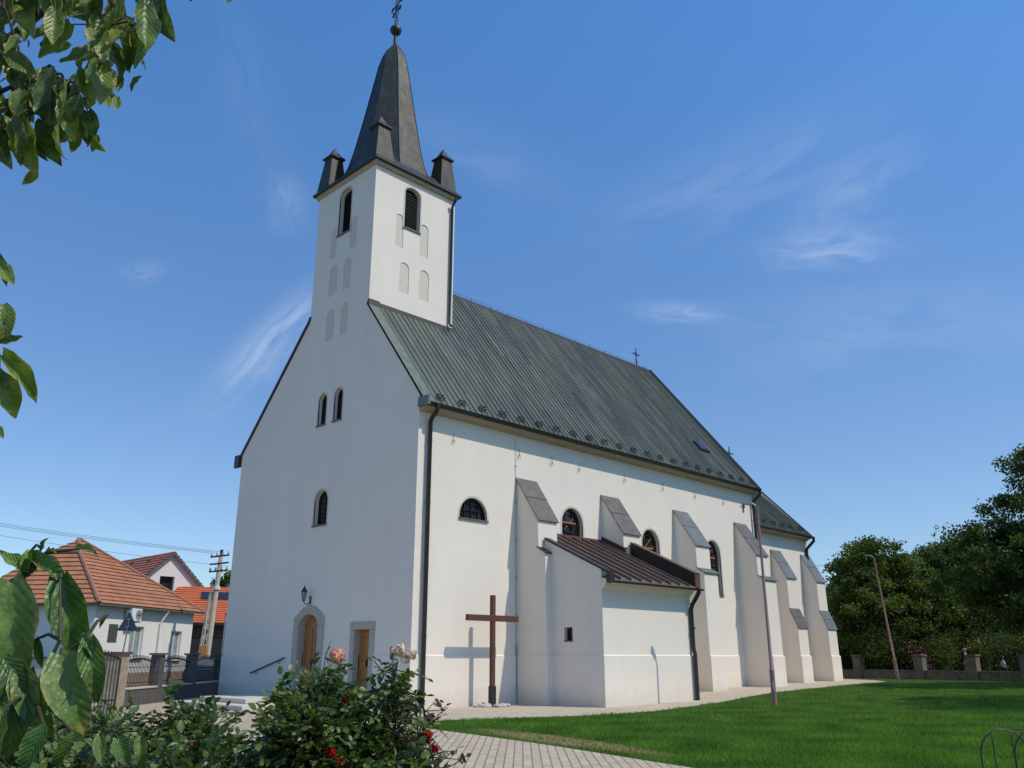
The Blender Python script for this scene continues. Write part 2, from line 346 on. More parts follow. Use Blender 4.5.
def arch(u0, u1, v0, v1, rise=None, n=10):          # opening profile, arched at the top
    w_ = (u1-u0)/2; c = (u0+u1)/2; rise = w_ if rise is None else rise; s = v1 - rise
    return [(u0, v0), (u1, v0)] + [(c + w_*math.cos(math.pi*i/n), s + rise*math.sin(math.pi*i/n)) for i in range(n+1)]
X, Y, Z = Vector((1,0,0)), Vector((0,1,0)), Vector((0,0,1))
def leaves(name, P, T, Nn, S, tmpl, mat, parent=None, uvs=None, rnd=None, smooth=False):
    """one mesh of many leaves: P positions, T tip directions, Nn normals, S sizes; tmpl = (verts (k,3), faces)"""
    P, T, Nn = (np.asarray(a, float) for a in (P, T, Nn)); S = np.asarray(S, float)
    T /= np.linalg.norm(T, axis=1)[:, None] + 1e-9
    B = np.cross(Nn, T); B /= np.linalg.norm(B, axis=1)[:, None] + 1e-9
    Nn = np.cross(T, B)
    tv, tf = tmpl; tv = np.asarray(tv, float); k = len(tv); n = len(P)
    V = P[:, None] + S[:, None, None]*(tv[None, :, 0, None]*B[:, None] + tv[None, :, 1, None]*T[:, None] + tv[None, :, 2, None]*Nn[:, None])
    fl = [len(f) for f in tf]; fi = np.concatenate([np.array(f) for f in tf])
    loops = (np.arange(n)[:, None]*k + fi[None]).ravel()
    tot = np.tile(np.array(fl), n); start = np.concatenate([[0], np.cumsum(tot)[:-1]])
    me = bpy.data.meshes.new(name)
    me.vertices.add(n*k); me.vertices.foreach_set('co', V.ravel())
    me.loops.add(len(loops)); me.loops.foreach_set('vertex_index', loops.astype(np.int32))
    me.polygons.add(len(tot)); me.polygons.foreach_set('loop_start', start.astype(np.int32)); me.polygons.foreach_set('loop_total', tot.astype(np.int32))
    if smooth: me.polygons.foreach_set('use_smooth', np.ones(len(tot), bool))
    me.update(calc_edges=True)
    a = me.attributes.new('rnd', 'FLOAT', 'POINT')
    rnd = RNG.random(n) if rnd is None else rnd
    a.data.foreach_set('value', np.repeat(rnd, k).astype(np.float32))
    w0 = np.abs(tv[:, 0]).max(); l0 = tv[:, 1].max()
    uvt = np.stack([tv[:, 0]/(2*w0)+.5, tv[:, 1]/l0], 1)
    uv = me.uv_layers.new(name='UVMap'); uv.data.foreach_set('uv', np.tile(uvt[fi], (n, 1)).ravel().astype(np.float32))
    return obj(name, me, mat, parent)
QUADLEAF = ([(0,0,0),(.32,.45,.06),(0,1,0),(-.32,.45,.06)], [(0,1,2,3)])
ROSELEAF = ([(0,0,0),(.27,.22,.05),(.33,.5,.07),(.2,.8,.03),(0,1,-.06),(-.2,.8,.03),(-.33,.5,.07),(-.27,.22,.05),(0,.5,0)],
            [(0,1,8),(1,2,8),(2,3,8),(3,4,8),(4,5,8),(5,6,8),(6,7,8),(7,0,8)])
def broad_leaf(fold=.35, curl=.25, rows=9, wav=.02, seed=0, width=1.0):
    rr = random.Random(seed); vs = []; fs = []
    cols = [-1, -.6, -.25, 0, .25, .6, 1]
    ang = 0; y = 0; z = 0
    for i in range(rows+1):
        t = i/rows
        wdt = .40*width*(math.sin(math.pi*min(1, (t*.93+.07))**.78))**.85 if 0 < i < rows else .012
        if i == 0: wdt = .09
        for c in cols:
            zz = abs(c)*wdt*fold + wav*.6*math.sin(c*4+t*15+seed)*abs(c) + rr.uniform(-.016, .016)*abs(c)
            vs.append((c*wdt*(1-.12*fold)*(1+rr.uniform(-.03, .03)*(abs(c) == 1)), y - (.07*abs(c) if i == 0 else 0), z + zz))
        ang -= curl*(.5+1.2*t)/rows*3
        y += math.cos(ang)/rows; z += math.sin(ang)/rows
    n = len(cols)
    for i in range(rows):
        for j in range(n-1): fs.append((i*n+j, i*n+j+1, (i+1)*n+j+1, (i+1)*n+j))
    return vs, fs

# ------------------------------------------------------------------ ground
GX = [-900, 5, 10, 15.4, 20.85, 25, 30, 60, 1500]; GZ = [0, 0, .05, .17, .22, .30, .33, .33, .33]
def gz(x): return float(np.interp(x, GX, GZ))
def sheet(name, rows, off, mat, ny=6):
    """rows = (x, ymin, ymax); a strip-wise sheet that follows the ground, off metres above it"""
    mb = MB(); k = ny+1
    for x, a, b in rows:
        for j in range(k): mb.v.append((x, a+(b-a)*j/ny, gz(x)+off))
    for i in range(len(rows)-1):
        for j in range(ny): mb.f.append((i*k+j, (i+1)*k+j, (i+1)*k+j+1, i*k+j+1))
    return struct(name, mb, mat)
def ground_mats():
    m, t, p = new_mat('lawn_soil_and_grass')
    a = tex_noise(t, .55, 6, .6); b = tex_noise(t, 14, 6, .75)
    col = ramp(t, b, [(.3, (.022, .05, .009)), (.55, (.045, .10, .016)), (.75, (.08, .14, .028))])
    col = mixrgb(t, .3, col, ramp(t, a, [(.35, (.022, .05, .010)), (.65, (.06, .10, .024))]))
    # dry, worn strip beside the paving
    tcn = t.nodes.new('ShaderNodeTexCoord'); mp = t.nodes.new('ShaderNodeMapping'); mp.vector_type = 'TEXTURE'
    mp.inputs['Location'].default_value = (-4.35, -10.2, 0); mp.inputs['Rotation'].default_value = (0, 0, R(76)); mp.inputs['Scale'].default_value = (3.6, .62, 1)
    t.links.new(tcn.outputs['Object'], mp.inputs[0]); ln = t.nodes.new('ShaderNodeVectorMath'); ln.operation = 'LENGTH'; t.links.new(mp.outputs[0], ln.inputs[0])
    f = t.nodes.new('ShaderNodeMapRange'); f.inputs['From Min'].default_value = 1.05; f.inputs['From Max'].default_value = .6
    t.links.new(M('ADD', ln.outputs['Value'], M('MULTIPLY', M('SUBTRACT', tex_noise(t, 3.5, 6, .7), .5, nt=t), .9, nt=t), nt=t), f.inputs['Value'])
    col = mixrgb(t, f.outputs[0], col, ramp(t, b, [(.3, (.17, .11, .05)), (.7, (.33, .235, .12))]))
    t.links.new(col, p.inputs['Base Color']); p.inputs['Roughness'].default_value = .95; p.inputs['Specular IOR Level'].default_value = .1
    bump(t, p, b, .8, .05)
    g, t, p = new_mat('gravel')
    v = t.nodes.new('ShaderNodeTexVoronoi'); v.inputs['Scale'].default_value = 22; c = t.nodes.new('ShaderNodeTexCoord'); t.links.new(c.outputs['Object'], v.inputs['Vector'])
    s = t.nodes.new('ShaderNodeSeparateXYZ'); t.links.new(v.outputs['Color'], s.inputs[0])
    col = ramp(t, s.outputs[0], [(0, (.30, .24, .165)), (.5, (.47, .385, .275)), (1, (.62, .53, .40))])
    col = mixrgb(t, .35, col, ramp(t, tex_noise(t, .9, 6, .6), [(.35, (.33, .26, .18)), (.7, (.58, .48, .36))]))
    t.links.new(col, p.inputs['Base Color']); p.inputs['Roughness'].default_value = .95; bump(t, p, v.outputs['Distance'], -.9, .05)
    k, t, p = new_mat('concrete_pavers')
    tcn = t.nodes.new('ShaderNodeTexCoord'); mp = t.nodes.new('ShaderNodeMapping'); mp.inputs['Rotation'].default_value = (0, 0, R(-44)); t.links.new(tcn.outputs['Object'], mp.inputs[0])
    br = t.nodes.new('ShaderNodeTexBrick'); br.inputs['Scale'].default_value = 1; br.inputs['Brick Width'].default_value = .26; br.inputs['Row Height'].default_value = .15; br.inputs['Mortar Size'].default_value = .013; br.offset = .5; br.squash = .62; br.squash_frequency = 2
    br.inputs['Color1'].default_value = (.44, .345, .235, 1); br.inputs['Color2'].default_value = (.57, .46, .325, 1); br.inputs['Mortar'].default_value = (.19, .145, .095, 1)
    t.links.new(mp.outputs[0], br.inputs['Vector'])
    col = mixrgb(t, .14, br.outputs['Color'], ramp(t, tex_noise(t, 1.3, 7, .7), [(.3, (.33, .27, .18)), (.7, (.58, .48, .34))]))
    t.links.new(col, p.inputs['Base Color']); p.inputs['Roughness'].default_value = .9
    bump(t, p, M('ADD', M('MULTIPLY', br.outputs['Fac'], -1.0, nt=t), M('MULTIPLY', tex_noise(t, 30, 4), .25, nt=t), nt=t), .5, .012)
    return m, g, k
LAWNM, GRAVELM, PAVEM = ground_mats()
SOIL = simple('bare_soil', (.09, .065, .042), (.05, .036, .024), .95, 5, bs=.8, bscale=16, bd=.05)
ROADM = simple('asphalt', (.055, .055, .057), (.042, .042, .043), .9, 2, bs=.3, bscale=60)
FARG = simple('far_meadow', (.06, .085, .03), (.035, .055, .018), .95, .3, bs=.2, bscale=6)

def strip_rows(ylo, yhi, xs): return [(x, ylo(x), yhi(x)) for x in xs]
xs_all = sorted(set(GX + [-60, -30, 0, 40, 100, 300]))
sheet('ground', [(x, -900, 1500) for x in xs_all], -.012, FARG, 8)
PE = [(-8.6, -24), (-6.25, -14.6), (-5.2, -10.7), (-4.75, -8.5), (-4.3, -6.0), (-3.6, -4.35), (-2.3, -4.45), (1.97, -5.9), (4.7, -6.05), (9, -5.35), (14.2, -4.3), (20, -3.4), (26, -3.35), (30.2, -3.0), (32.5, -1.2), (34.5, 2), (36, 6), (37.5, 9), (60, 9)]
pex = [a for a, b in PE]; pey = [b for a, b in PE]
def lawn_top(x): return float(np.interp(x, pex, pey))
xl = sorted(set([round(v, 3) for v in np.linspace(-8.6, 60, 90)] + pex + GX[1:8]))
sheet('lawn', [(x, -60, lawn_top(x)) for x in xl], .004, LAWNM, 8)
xg = sorted(set([round(v, 3) for v in np.linspace(-3.6, 37.5, 60)] + [p for p in pex if -3.6 <= p <= 37.5] + [g for g in GX if 5 <= g <= 30]))
sheet('gravel_strip', [(x, lawn_top(x), 14) for x in xg], .008, GRAVELM, 4)
PY = [(-24, -8.6), (-14.6, -6.25), (-10.7, -5.2), (-8.5, -4.75), (-6.0, -4.3), (-4.35, -3.6), (14, -3.6)]
def pave_edge(y): return float(np.interp(y, [a for a, b in PY], [b for a, b in PY]))
mb = MB(); ys = sorted(set([a for a, b in PY] + [round(v, 2) for v in np.linspace(-24, 22, 30)]))
for y in ys: mb.v += [(-40, y, .002), (pave_edge(y) if y <= 14 else -3.6, y, .002)]
for i in range(len(ys)-1): mb.f.append((2*i, 2*i+1, 2*i+3, 2*i+2))
struct('paved_forecourt', mb, PAVEM)
a, b, c, d = (site(q, l, .012) for q, l in ((-2, -7), (-2, 3.2), (5.6, 1.0), (5.6, -5.6)))
struct('rose_bed_soil', MB().add([a, b, c, d], [(0, 1, 2, 3)]), SOIL)
a, b, c, d = (site(q, l, .02) for q, l in ((20, -60), (42, -14.5), (80, -11), (80, -60)))
struct('road', MB().add([a, b, c, d], [(0, 1, 2, 3)]), ROADM)

# grass blades: nobody could count them
def grass():
    n = 330000
    P = []
    cx, cy = CAM.x, CAM.y
    d = 7.0*np.exp(RNG.random(n)*math.log(46/7.0)); 
    l = RNG.uniform(-.16, .66, n)*d
    x = cx + AHEAD.x*d + RIGHT.x*l; y = cy + AHEAD.y*d + RIGHT.y*l
    top = np.interp(x, pex, pey)
    dx = x+4.35; dy = y+10.2; ca, sa = math.cos(R(76)), math.sin(R(76))
    dry = ((dx*ca+dy*sa)/3.6)**2 + ((-dx*sa+dy*ca)/.62)**2
    jag = .06*np.sin(x*3.1)+.05*np.sin(x*7.7+y)
    k = (x > -8.5) & (y < top - .02 + jag) & (x < 58) & ((dry > 1) | (RNG.random(n) < .25))
    x, y, d = x[k], y[k], d[k]; n = len(x)
    z = np.interp(x, GX, GZ)
    h = RNG.uniform(.022, .075, n)*(1+.3*np.sin(x*1.9+y)*np.cos(y*1.7)); wd = np.clip(d/846*1.1, .011, .05)
    th = RNG.random(n)*2*math.pi
    T = np.stack([np.cos(th)*.55, np.sin(th)*.55, np.ones(n)], 1)
    Nn = np.stack([-np.sin(th), np.cos(th), np.full(n, .2)], 1)
    tm = ([(-.14,0,0),(.14,0,0),(0,1,0)], [(0,1,2)])
    patch = .5+.25*np.sin(x*2.3+1.3*np.sin(y*1.7))+.25*np.sin(y*3.1+1.7*np.sin(x*1.1))
    o = leaves('grass', np.stack([x, y, z], 1), T, Nn, h*1.25, tm, GRASSB, rnd=np.clip(patch*.45+RNG.random(n)*.55, 0, 1))
    # widen far blades so they keep reading as turf
    o['kind'] = 'stuff'; return o
grass()

# ------------------------------------------------------------------ church
CH = thing('church', 'white plastered church with tall square tower, dark spire and long green copper roof', 'church', (11, 5.5, 0))
ya, yb, tx = 3.41, 7.67, 4.40           # the tower's faces
LX, WY = 22.9, 12.55                    # nave length and width
AP = 5.9                               # ridge line
gable = [(0, -.3), (WY, -.3), (WY, 10.27), (7.74, 15.3), (AP, 18.04), (0, 10.5)]
def lean(mb):                             # the east verge is not quite square to the ridge
    o = []
    for x_, y_, z_ in mb.v:
        if x_ > 20 and z_ > 9.8:
            t_ = min(1, max(0, (y_+.46)/(AP+.46))) if y_ <= AP else min(1, max(0, (13-y_)/(13-AP)))
            x_ -= .48*t_*(x_-20)/3
        o.append((x_, y_, z_))
    mb.v = o; return mb
nave = obj('nave_wall', lean(MB().prism(gable, (0, 0, 0), Y, Z, X*LX)), PLASTER, CH)
plin = obj('plinth', MB().prism([(-.035, -.3), (WY+.035, -.3), (WY+.035, 1.63), (WY-.01, 1.67), (.01, 1.67), (-.035, 1.63)], (-.035, 0, 0), Y, Z, X*(LX+.06)), PLASTER, CH)
tower = obj('tower', MB().box((-.003, ya, 12), (tx, yb, 21.5)), PLASTER, CH)
nc, pc, tcut = MB(), MB(), MB()
def win(parent, prof, face, depth, bars, cutm, frame_w=.05, glass=GLASSDARK, framemat=IRON, sill=None, surround=True, name='window'):
    """face 'S': wall Y=0 looking to -Y, u = X.  face 'W': wall X=0 looking to -X, u = Y"""
    y0 = face[1]; W_ = Y if face[0] == 'S' else X; U = X if face[0] == 'S' else Y
    O = W_*y0
    cutm.prism(prof, O - W_*.2, U, Z, W_*(depth+.2))
    g = obj(name, MB().prism(prof, O + W_*(depth-.03), U, Z, W_*.05), glass, parent)
    us = [p[0] for p in prof]; vs_ = [p[1] for p in prof]; u0, u1, v0, v1 = min(us), max(us), min(vs_), max(vs_)
    fb = MB()
    n = len(prof); c = ((u0+u1)/2, (v0+v1)/2)
    inner = [(c[0]+(p[0]-c[0])*(1-2*frame_w/(u1-u0)), c[1]+(p[1]-c[1])*(1-2*frame_w/(v1-v0))) for p in prof]
    for i in range(n):
        j = (i+1) % n
        q = [prof[i], prof[j], inner[j], inner[i]]
        if (Vector(prof[i])-Vector(prof[j])).length > 1e-4: fb.prism(q, O + W_*(depth-.1), U, Z, W_*.075)
    for (a_, b_, c_, d_) in bars: fb.prism([(a_, b_), (c_, b_), (c_, d_), (a_, d_)], O + W_*(depth-.085), U, Z, W_*.06)
    obj('window_frame', fb, framemat, g)
    if sill:
        obj('sill', MB().prism([(u0-.04, v0-.03), (u1+.04, v0-.03), (u1+.04, v0+.025), (u0-.04, v0+.025)], O - W_*.06, U, Z, W_*(depth)), sill, g)
    return g
def mullions(u0, u1, v0, v1, nu, nv, t=.025):
    b = [(u0+(u1-u0)*i/nu - t/2, v0, u0+(u1-u0)*i/nu + t/2, v1) for i in range(1, nu)]
    return b + [(u0, v0+(v1-v0)*i/nv - t/2, u1, v0+(v1-v0)*i/nv + t/2) for i in range(1, nv)]
# south wall windows
def band(prof, face, y0, wdt, mat, parent, proud=.006):   # narrow smooth plaster surround
    W_ = Y if face == 'S' else X; U = X if face == 'S' else Y
    us = [p[0] for p in prof]; vs_ = [p[1] for p in prof]; c = ((min(us)+max(us))/2, (min(vs_)+max(vs_))/2); hw = (max(us)-min(us))/2; hh = (max(vs_)-min(vs_))/2
    outer = [(c[0]+(p[0]-c[0])*(1+wdt/hw), c[1]+(p[1]-c[1])*(1+wdt/hh)) for p in prof]
    m_ = MB()
    for i in range(len(prof)):
        j = (i+1) % len(prof)
        if i == 0: continue
        m_.prism([outer[i], outer[j], prof[j], prof[i]], W_*(y0-proud), U, Z, W_*(proud+.05))
    return obj('window_surround', m_, mat, parent)
SURR = simple('pale_beige_surround', (.62, .565, .48), (.55, .5, .42), .9, 5)
g = win(CH, arch(1.99, 3.35, 6.3, 7.1), ('S', 0), .2, mullions(1.99, 3.35, 6.3, 7.0, 4, 2), nc, sill=CAPBROWN); band(arch(1.99, 3.35, 6.3, 7.1), 'S', 0, .09, SURR, g)
def tall(x0, x1, v0, v1):
    pr = arch(x0, x1, v0, v1)
    c = (x0+x1)/2
    bars = mullions(x0, x1, v0, v1-.25, 3, max(3, int((v1-v0)/.45)))
    g_ = win(CH, pr, ('S', 0), .26, bars, nc, frame_w=.07, framemat=WOODDARK, sill=CAPBROWN)
    band(pr, 'S', 0, .09, SURR, g_)
    # ring tracery in the arch
    ring = MB(); rr = (x1-x0)*.28
    ring.tube([(c+rr*math.cos(q*math.pi/10),   .19, v1-.62+rr*math.sin(q*math.pi/10)) for q in range(21)], .022, 6)
    ring.tube([(c-.3,   .19, v1-.9), (c+.3,   .19, v1-.34)], .018, 6); ring.tube([(c+.3,   .19, v1-.9), (c-.3,   .19, v1-.34)], .018, 6)
    obj('tracery', ring, DARKMETAL, g_)
    for h_ in (.5, 1.0, 1.75): obj('casement_bar', MB().box((c-.5, .13, v0+h_), (c+.35, .19, v0+h_+.07)), WOOD, g_)
tall(7.5, 8.8, 5.0, 7.38); tall(12.85, 14.15, 4.45, 7.06); tall(18.0, 19.3, 4.42, 7.04)
# west wall windows
g = win(CH, arch(5.40, 6.30, 6.42, 7.80, .42), ('W', 0), .28, mullions(5.4, 6.3, 6.42, 7.6, 2, 3), nc, framemat=DARKMETAL, sill=CAPBROWN); band(arch(5.40, 6.30, 6.42, 7.80, .42), 'W', 0, .08, SURR, g)
for y0 in (5.94, 4.82):
    pr = arch(y0, y0+.58, 10.48, 11.83, .3); g = win(CH, pr, ('W', 0), .26, [], nc, framemat=DARKMETAL, sill=CAPBROWN); band(pr, 'W', 0, .07, SURR, g)
# belfry louvres
def louvre(pr, face, rows):
    g_ = win(CH, pr, face, .32, [], tcut, frame_w=.06, glass=DARKMETAL, framemat=DARKMETAL, sill=CAPBROWN, name='louvre_window')
    us = [p[0] for p in pr]; vs_ = [p[1] for p in pr]; u0, u1, v0, v1 = min(us)+.06, max(us)-.06, min(vs_), max(vs_)
    W_ = Y if face[0] == 'S' else X; U = X if face[0] == 'S' else Y
    m_ = MB()
    for i in range(rows):
        z = v0+.06+(v1-v0-.32)*i/(rows-1)
        m_.obox(U*u0 + W_*(face[1]+.15) + Z*z, U*(u1-u0), W_*.12+Z*.075, Z*.012)
    obj('louvre_slats', m_, CAPGREY if face[0] == 'S' else DARKMETAL, g_)
    band(pr, face[0], face[1], .08, SURR, g_)
louvre(arch(1.58, 2.42, 18.98, 21.0, .3), ('S', ya), 15)
louvre(arch(5.10, 5.98, 18.86, 21.05, .32), ('W', -.003), 15)
# blind arched niches, a hand deep, rendered beige
def niche(y0, y1, v0, v1, face, f0, cutm):
    pr = arch(y0, y1, v0, v1)
    W_ = Y if face == 'S' else X; U = X if face == 'S' else Y
    cutm.prism(pr, W_*(f0-.2), U, Z, W_*.235)
    obj('blind_niche', MB().prism(pr, W_*(f0+.028), U, Z, W_*.05), NICHE, CH)
for (a_, b_) in ((5.81, 6.41), (4.82, 5.33)):
    niche(a_, b_, 16.16, 17.56, 'W', -.003, tcut)
    niche(a_, b_, 14.12, 15.5, 'W', -.003, tcut)
niche(6.04, 6.5, 17.95, 19.4, 'W', -.003, tcut); niche(4.55, 5.04, 17.95, 19.4, 'W', -.003, tcut)
for (a_, b_) in ((1.45, 1.95), (2.5, 3.03)): niche(a_, b_, 15.95, 17.35, 'S', ya, tcut)
niche(1.15, 1.56, 17.95, 19.5, 'S', ya, tcut); niche(2.45, 2.92, 17.95, 19.5, 'S', ya, tcut)
# doors
def door(y0, y1, z0, z1, rise, fw, leaves_):
    pr = arch(y0, y1, z0, z1, rise, 8) if rise else [(y0, z0), (y1, z0), (y1, z1), (y0, z1)]
    cp = arch(y0-.012, y1+.012, z0-.012, z1+.012, rise, 8) if rise else [(y0-.012, z0-.012), (y1+.012, z0-.012), (y1+.012, z1+.012), (y0-.012, z1+.012)]
    nc.prism(cp, X*-.3, Y, Z, X*.62); pc.prism(cp, X*-.3, Y, Z, X*.62)
    d_ = MB(); gap = .012; n_ = leaves_*3
    for i in range(n_):
        a_ = y0+(y1-y0)*i/n_+gap/2; b_ = y0+(y1-y0)*(i+1)/n_-gap/2
        def top(yy): 
            if not rise: return z1
            c_ = (y0+y1)/2; t_ = max(-1, min(1, (yy-c_)/((y1-y0)/2))); return z1-rise+rise*math.sqrt(max(0, 1-t_*t_))
        d_.prism([(a_, z0), (b_, z0)] + [(b_+(a_-b_)*q/4, top(b_+(a_-b_)*q/4)) for q in range(5)], X*.22, Y, Z, X*.06)
    for i in range(leaves_):
        a_ = y0+(y1-y0)*i/leaves_+.06; b_ = y0+(y1-y0)*(i+1)/leaves_-.06
        for (v0, v1) in ((z0+.1, z0+.28), (z0+.95, z0+1.1), (z1-rise-.22, z1-rise-.06)): d_.box((.2, a_, v0), (.222, b_, v1))
        for q in (a_, b_-.1): d_.box((.198, q, z0+.1), (.221, q+.1, z1-rise-.07))
    D = obj('door', d_, WOOD, CH)
    obj('door_backing', MB().prism(pr, X*.285, Y, Z, X*.03), DARKMETAL, D)
    obj('door_handle', MB().tube([(.14, (y0+y1)/2-.08, z0+1.0), (.14, (y0+y1)/2-.08, z0+1.15)], .014, 6).box((.15, (y0+y1)/2-.1, z0+.95), (.2, (y0+y1)/2-.06, z0+1.2)), IRON, D)
    f = MB()
    if rise:
        c_ = (y0+y1)/2
        for sgn in (-1, 1):
            a_, b_ = (y0-fw, y0) if sgn < 0 else (y1, y1+fw)
            f.box((-.075, a_, z0-.05), (.215, b_, z1-rise))
        ins = [(p[0], p[1]) for p in arch(y0, y1, z0, z1, rise, 8)[2:]]
        hw = (y1-y0)/2+fw
        outp = [(c_+hw*1.0, z1-rise+.0), (c_+hw, z1-.12), (c_+hw*.72, z1+.06), (c_+hw*.4, z1+.25), (c_, z1+.34), (c_-hw*.4, z1+.25), (c_-hw*.72, z1+.06), (c_-hw, z1-.12), (c_-hw, z1-rise)]
        for i in range(8): f.prism([ins[i], outp[i], outp[i+1], ins[i+1]], X*-.075, Y, Z, X*.29)
    else:
        f.box((-.06, y0-fw, z0-.05), (.215, y0, z1)); f.box((-.06, y1, z0-.05), (.215, y1+fw, z1)); f.box((-.065, y0-fw-.02, z1), (.216, y1+fw+.02, z1+fw*1.05))
    obj('stone_door_frame', f, STONE, D, bevel=.02)
door(5.42, 6.72, .32, 3.12, .45, .36, 2)
door(2.22, 3.12, .32, 2.5, 0, .24, 1)
nc.box((-1, ya+.012, 12.4), (tx-.2, yb-.012, 20))
cut(nave, nc); cut(plin, pc); cut(tower, tcut)
# steps in front of the doors: plain blocks standing in the ground, part of the church
st = MB().box((-4.1, 3.05, -.1), (-.04, 8.0, .15)).box((-3.42, 4.12, .152), (-.042, 7.28, .3)).box((-1.0, 1.7, -.1), (-.041, 3.02, .3))
obj('entrance_steps', st, PALEPAVE, CH, bevel=.015)
# handrails
def rail(p0, p1):
    m_ = MB(); a_, b_ = Vector(p0), Vector(p1)
    m_.tube([a_, b_], .028, 8)
    for t_ in (.18, .85):
        q = a_.lerp(b_, t_); m_.tube([q, q-Z*.1, q-Z*.13+X*.05, q-Z*.13+X*.12], .011, 6)
    obj('handrail', m_, IRON, CH)
rail((-.1, 9.95, .98), (-.1, 7.5, 1.56)); rail((-.1, 4.75, 1.56), (-.1, 3.7, 1.3))
# lantern over the door
ln_ = obj('wall_lantern', MB().box((-.03, 6.05, 3.5), (-.003, 6.15, 3.78)).tube([(-.02, 6.1, 3.55), (-.12, 6.1, 3.47), (-.26, 6.1, 3.5), (-.30, 6.1, 3.58)], .016, 6).lathe([(.03, 0), (.055, .03), (.06, .05)], (-.30, 6.1, 3.58), 8)
      .lathe([(.135, .35), (.12, .37), (.06, .47), (.025, .5), (.035, .53), (.005, .58)], (-.30, 6.1, 3.58), 8), IRON, CH)
obj('lantern_glass', MB().lathe([(.058, .05), (.11, .35)], (-.30, 6.1, 3.58), 6), CLEARG, ln_)
cg = MB()
for k in range(6):
    q = 2*math.pi*k/6; cg.tube([(-.30+.06*math.cos(q), 6.1+.06*math.sin(q), 3.63), (-.30+.115*math.cos(q), 6.1+.115*math.sin(q), 3.93)], .008, 4)
obj('lantern_cage', cg, IRON, ln_)

# nave roof: two slopes with a kick at the eaves, standing seams in the sheet
def slope_sheet(prof, x0, x1, th=.1):
    lo = [(y, z-th) for y, z in prof]
    return MB().prism(prof + lo[::-1], (x0, 0, 0), Y, Z, X*(x1-x0))
RS = [(-.46, 10.06), (.2, 10.905), (.95, 11.865), (AP, 18.2)]; RN = [(AP, 18.2), (7.74, 15.44), (13.0, 9.93)]
RT = RS[2][1]+(18.2-RS[2][1])/(AP-RS[2][0])*(ya+.05-RS[2][0])
rm = slope_sheet(RS, tx-.05, 22.98); _lo = slope_sheet(RS[:3]+[(ya+.05, RT)], -.06, tx-.0505); rm.add(_lo.v, _lo.f)
def seam(prof, x, h=.042, w_=.024, m_=None):
    x += random.uniform(-.01, .01); h *= random.uniform(.85, 1.15); w_ *= random.uniform(.85, 1.15)
    for (y0, z0), (y1, z1) in zip(prof, prof[1:]):
        d_ = Vector((0, y1-y0, z1-z0)); n_ = Vector((0, -d_.z, d_.y)).normalized()
        m_.obox(Vector((x-w_/2, y0, z0)) - n_*.01, X*w_, d_, n_*h)
x = .45
while x < 23:
    if x > tx+.05: seam(RS, x, m_=rm)
    else:
        zt = 3.36; seam([RS[0], RS[1], RS[2], (3.38, RS[2][1]+(18.2-11.865)/(AP-.95)*(3.38-.95))], x, m_=rm)
    x += .285
roof = obj('roof', lean(rm), ROOF, CH)
_n = RN[0][1]+(RN[1][1]-RN[0][1])/(RN[1][0]-RN[0][0])*(yb-.05-RN[0][0])
rn_ = slope_sheet(RN, tx-.05, 22.98); _lo = slope_sheet([(yb-.05, _n)]+RN[1:], -.06, tx-.0505); rn_.add(_lo.v, _lo.f)
obj('roof_north_slope', lean(rn_), ROOF, roof)
# verge copings
def verge(pr, x0, w_, dn, h_):
    m_ = MB()
    for (y0, z0), (y1, z1) in zip(pr, pr[1:]):
        d_ = Vector((0, y1-y0, z1-z0)); n_ = Vector((0, -d_.z, d_.y)).normalized(); m_.obox(Vector((x0, y0, z0))-n_*dn, X*w_, d_, n_*h_)
    return m_
obj('verge_coping', verge(RS[:3]+[(ya-.002, RT-.05*1.4)], -.06, .52, .07, .085), CAPGREEN, roof)
obj('verge_coping', lean(verge(RS, 22.86, .16, .1, .15)), DARKMETAL, roof)
obj('dark_verge_trim', verge([(yb+.002, _n-.03)]+RN[1:], -.065, .2, .075, .1), DARKMETAL, roof)
obj('dark_verge_trim', lean(verge(RS, 23.021, .05, .16, .25)), DARKMETAL, roof)
# ridge capping with lightning conductor on short supports
rc = MB().prism([(AP-.12, 18.04), (AP-.11, 18.08), (AP, 18.25), (AP+.11, 18.08), (AP+.12, 18.04), (AP, 18.2)], (tx, 0, 0), Y, Z, X*(22.5-tx))
obj('ridge_capping', rc, DARKMETAL, roof)
lc = MB(); x = 5.2
while x < 22.3: lc.tube([(x, AP, 18.22), (x, AP, 18.36)], .014, 5); x += 1.3
lc.tube([(tx+.05, AP, 18.35), (22.35, AP, 18.35)], .007, 5)
obj('lightning_conductor', lc, IRON, roof)
def iron_cross(c, h, w_, axis=X, curls=True):
    m_ = MB(); c = Vector(c)
    m_.tube([c, c+Z*h], .034, 6); m_.tube([c+Z*h*.66-axis*w_/2, c+Z*h*.66+axis*w_/2], .032, 6)
    if curls:
        for s_ in (-1, 1):
            m_.tube([c+Z*h*.12+axis*s_*w_*.32, c+Z*h*.26+axis*s_*w_*.2, c+Z*h*.38], .012, 5)
            m_.tube([c+Z*h*.66+axis*s_*w_*.12, c+Z*h*.75+axis*s_*w_*.17, c+Z*h*.8+axis*s_*w_*.04], .012, 5)
            m_.tube([c+Z*h*.66+axis*s_*w_*.12, c+Z*h*.57+axis*s_*w_*.17, c+Z*h*.5+axis*s_*w_*.04], .012, 5)
            m_.tube([c+Z*(h*.66-.07)+axis*s_*w_*.48, c+Z*(h*.66+.07)+axis*s_*w_*.48], .016, 5)
    return m_
obj('ridge_cross', iron_cross((21.25, AP, 18.2), 1.1, .62), IRON, roof)
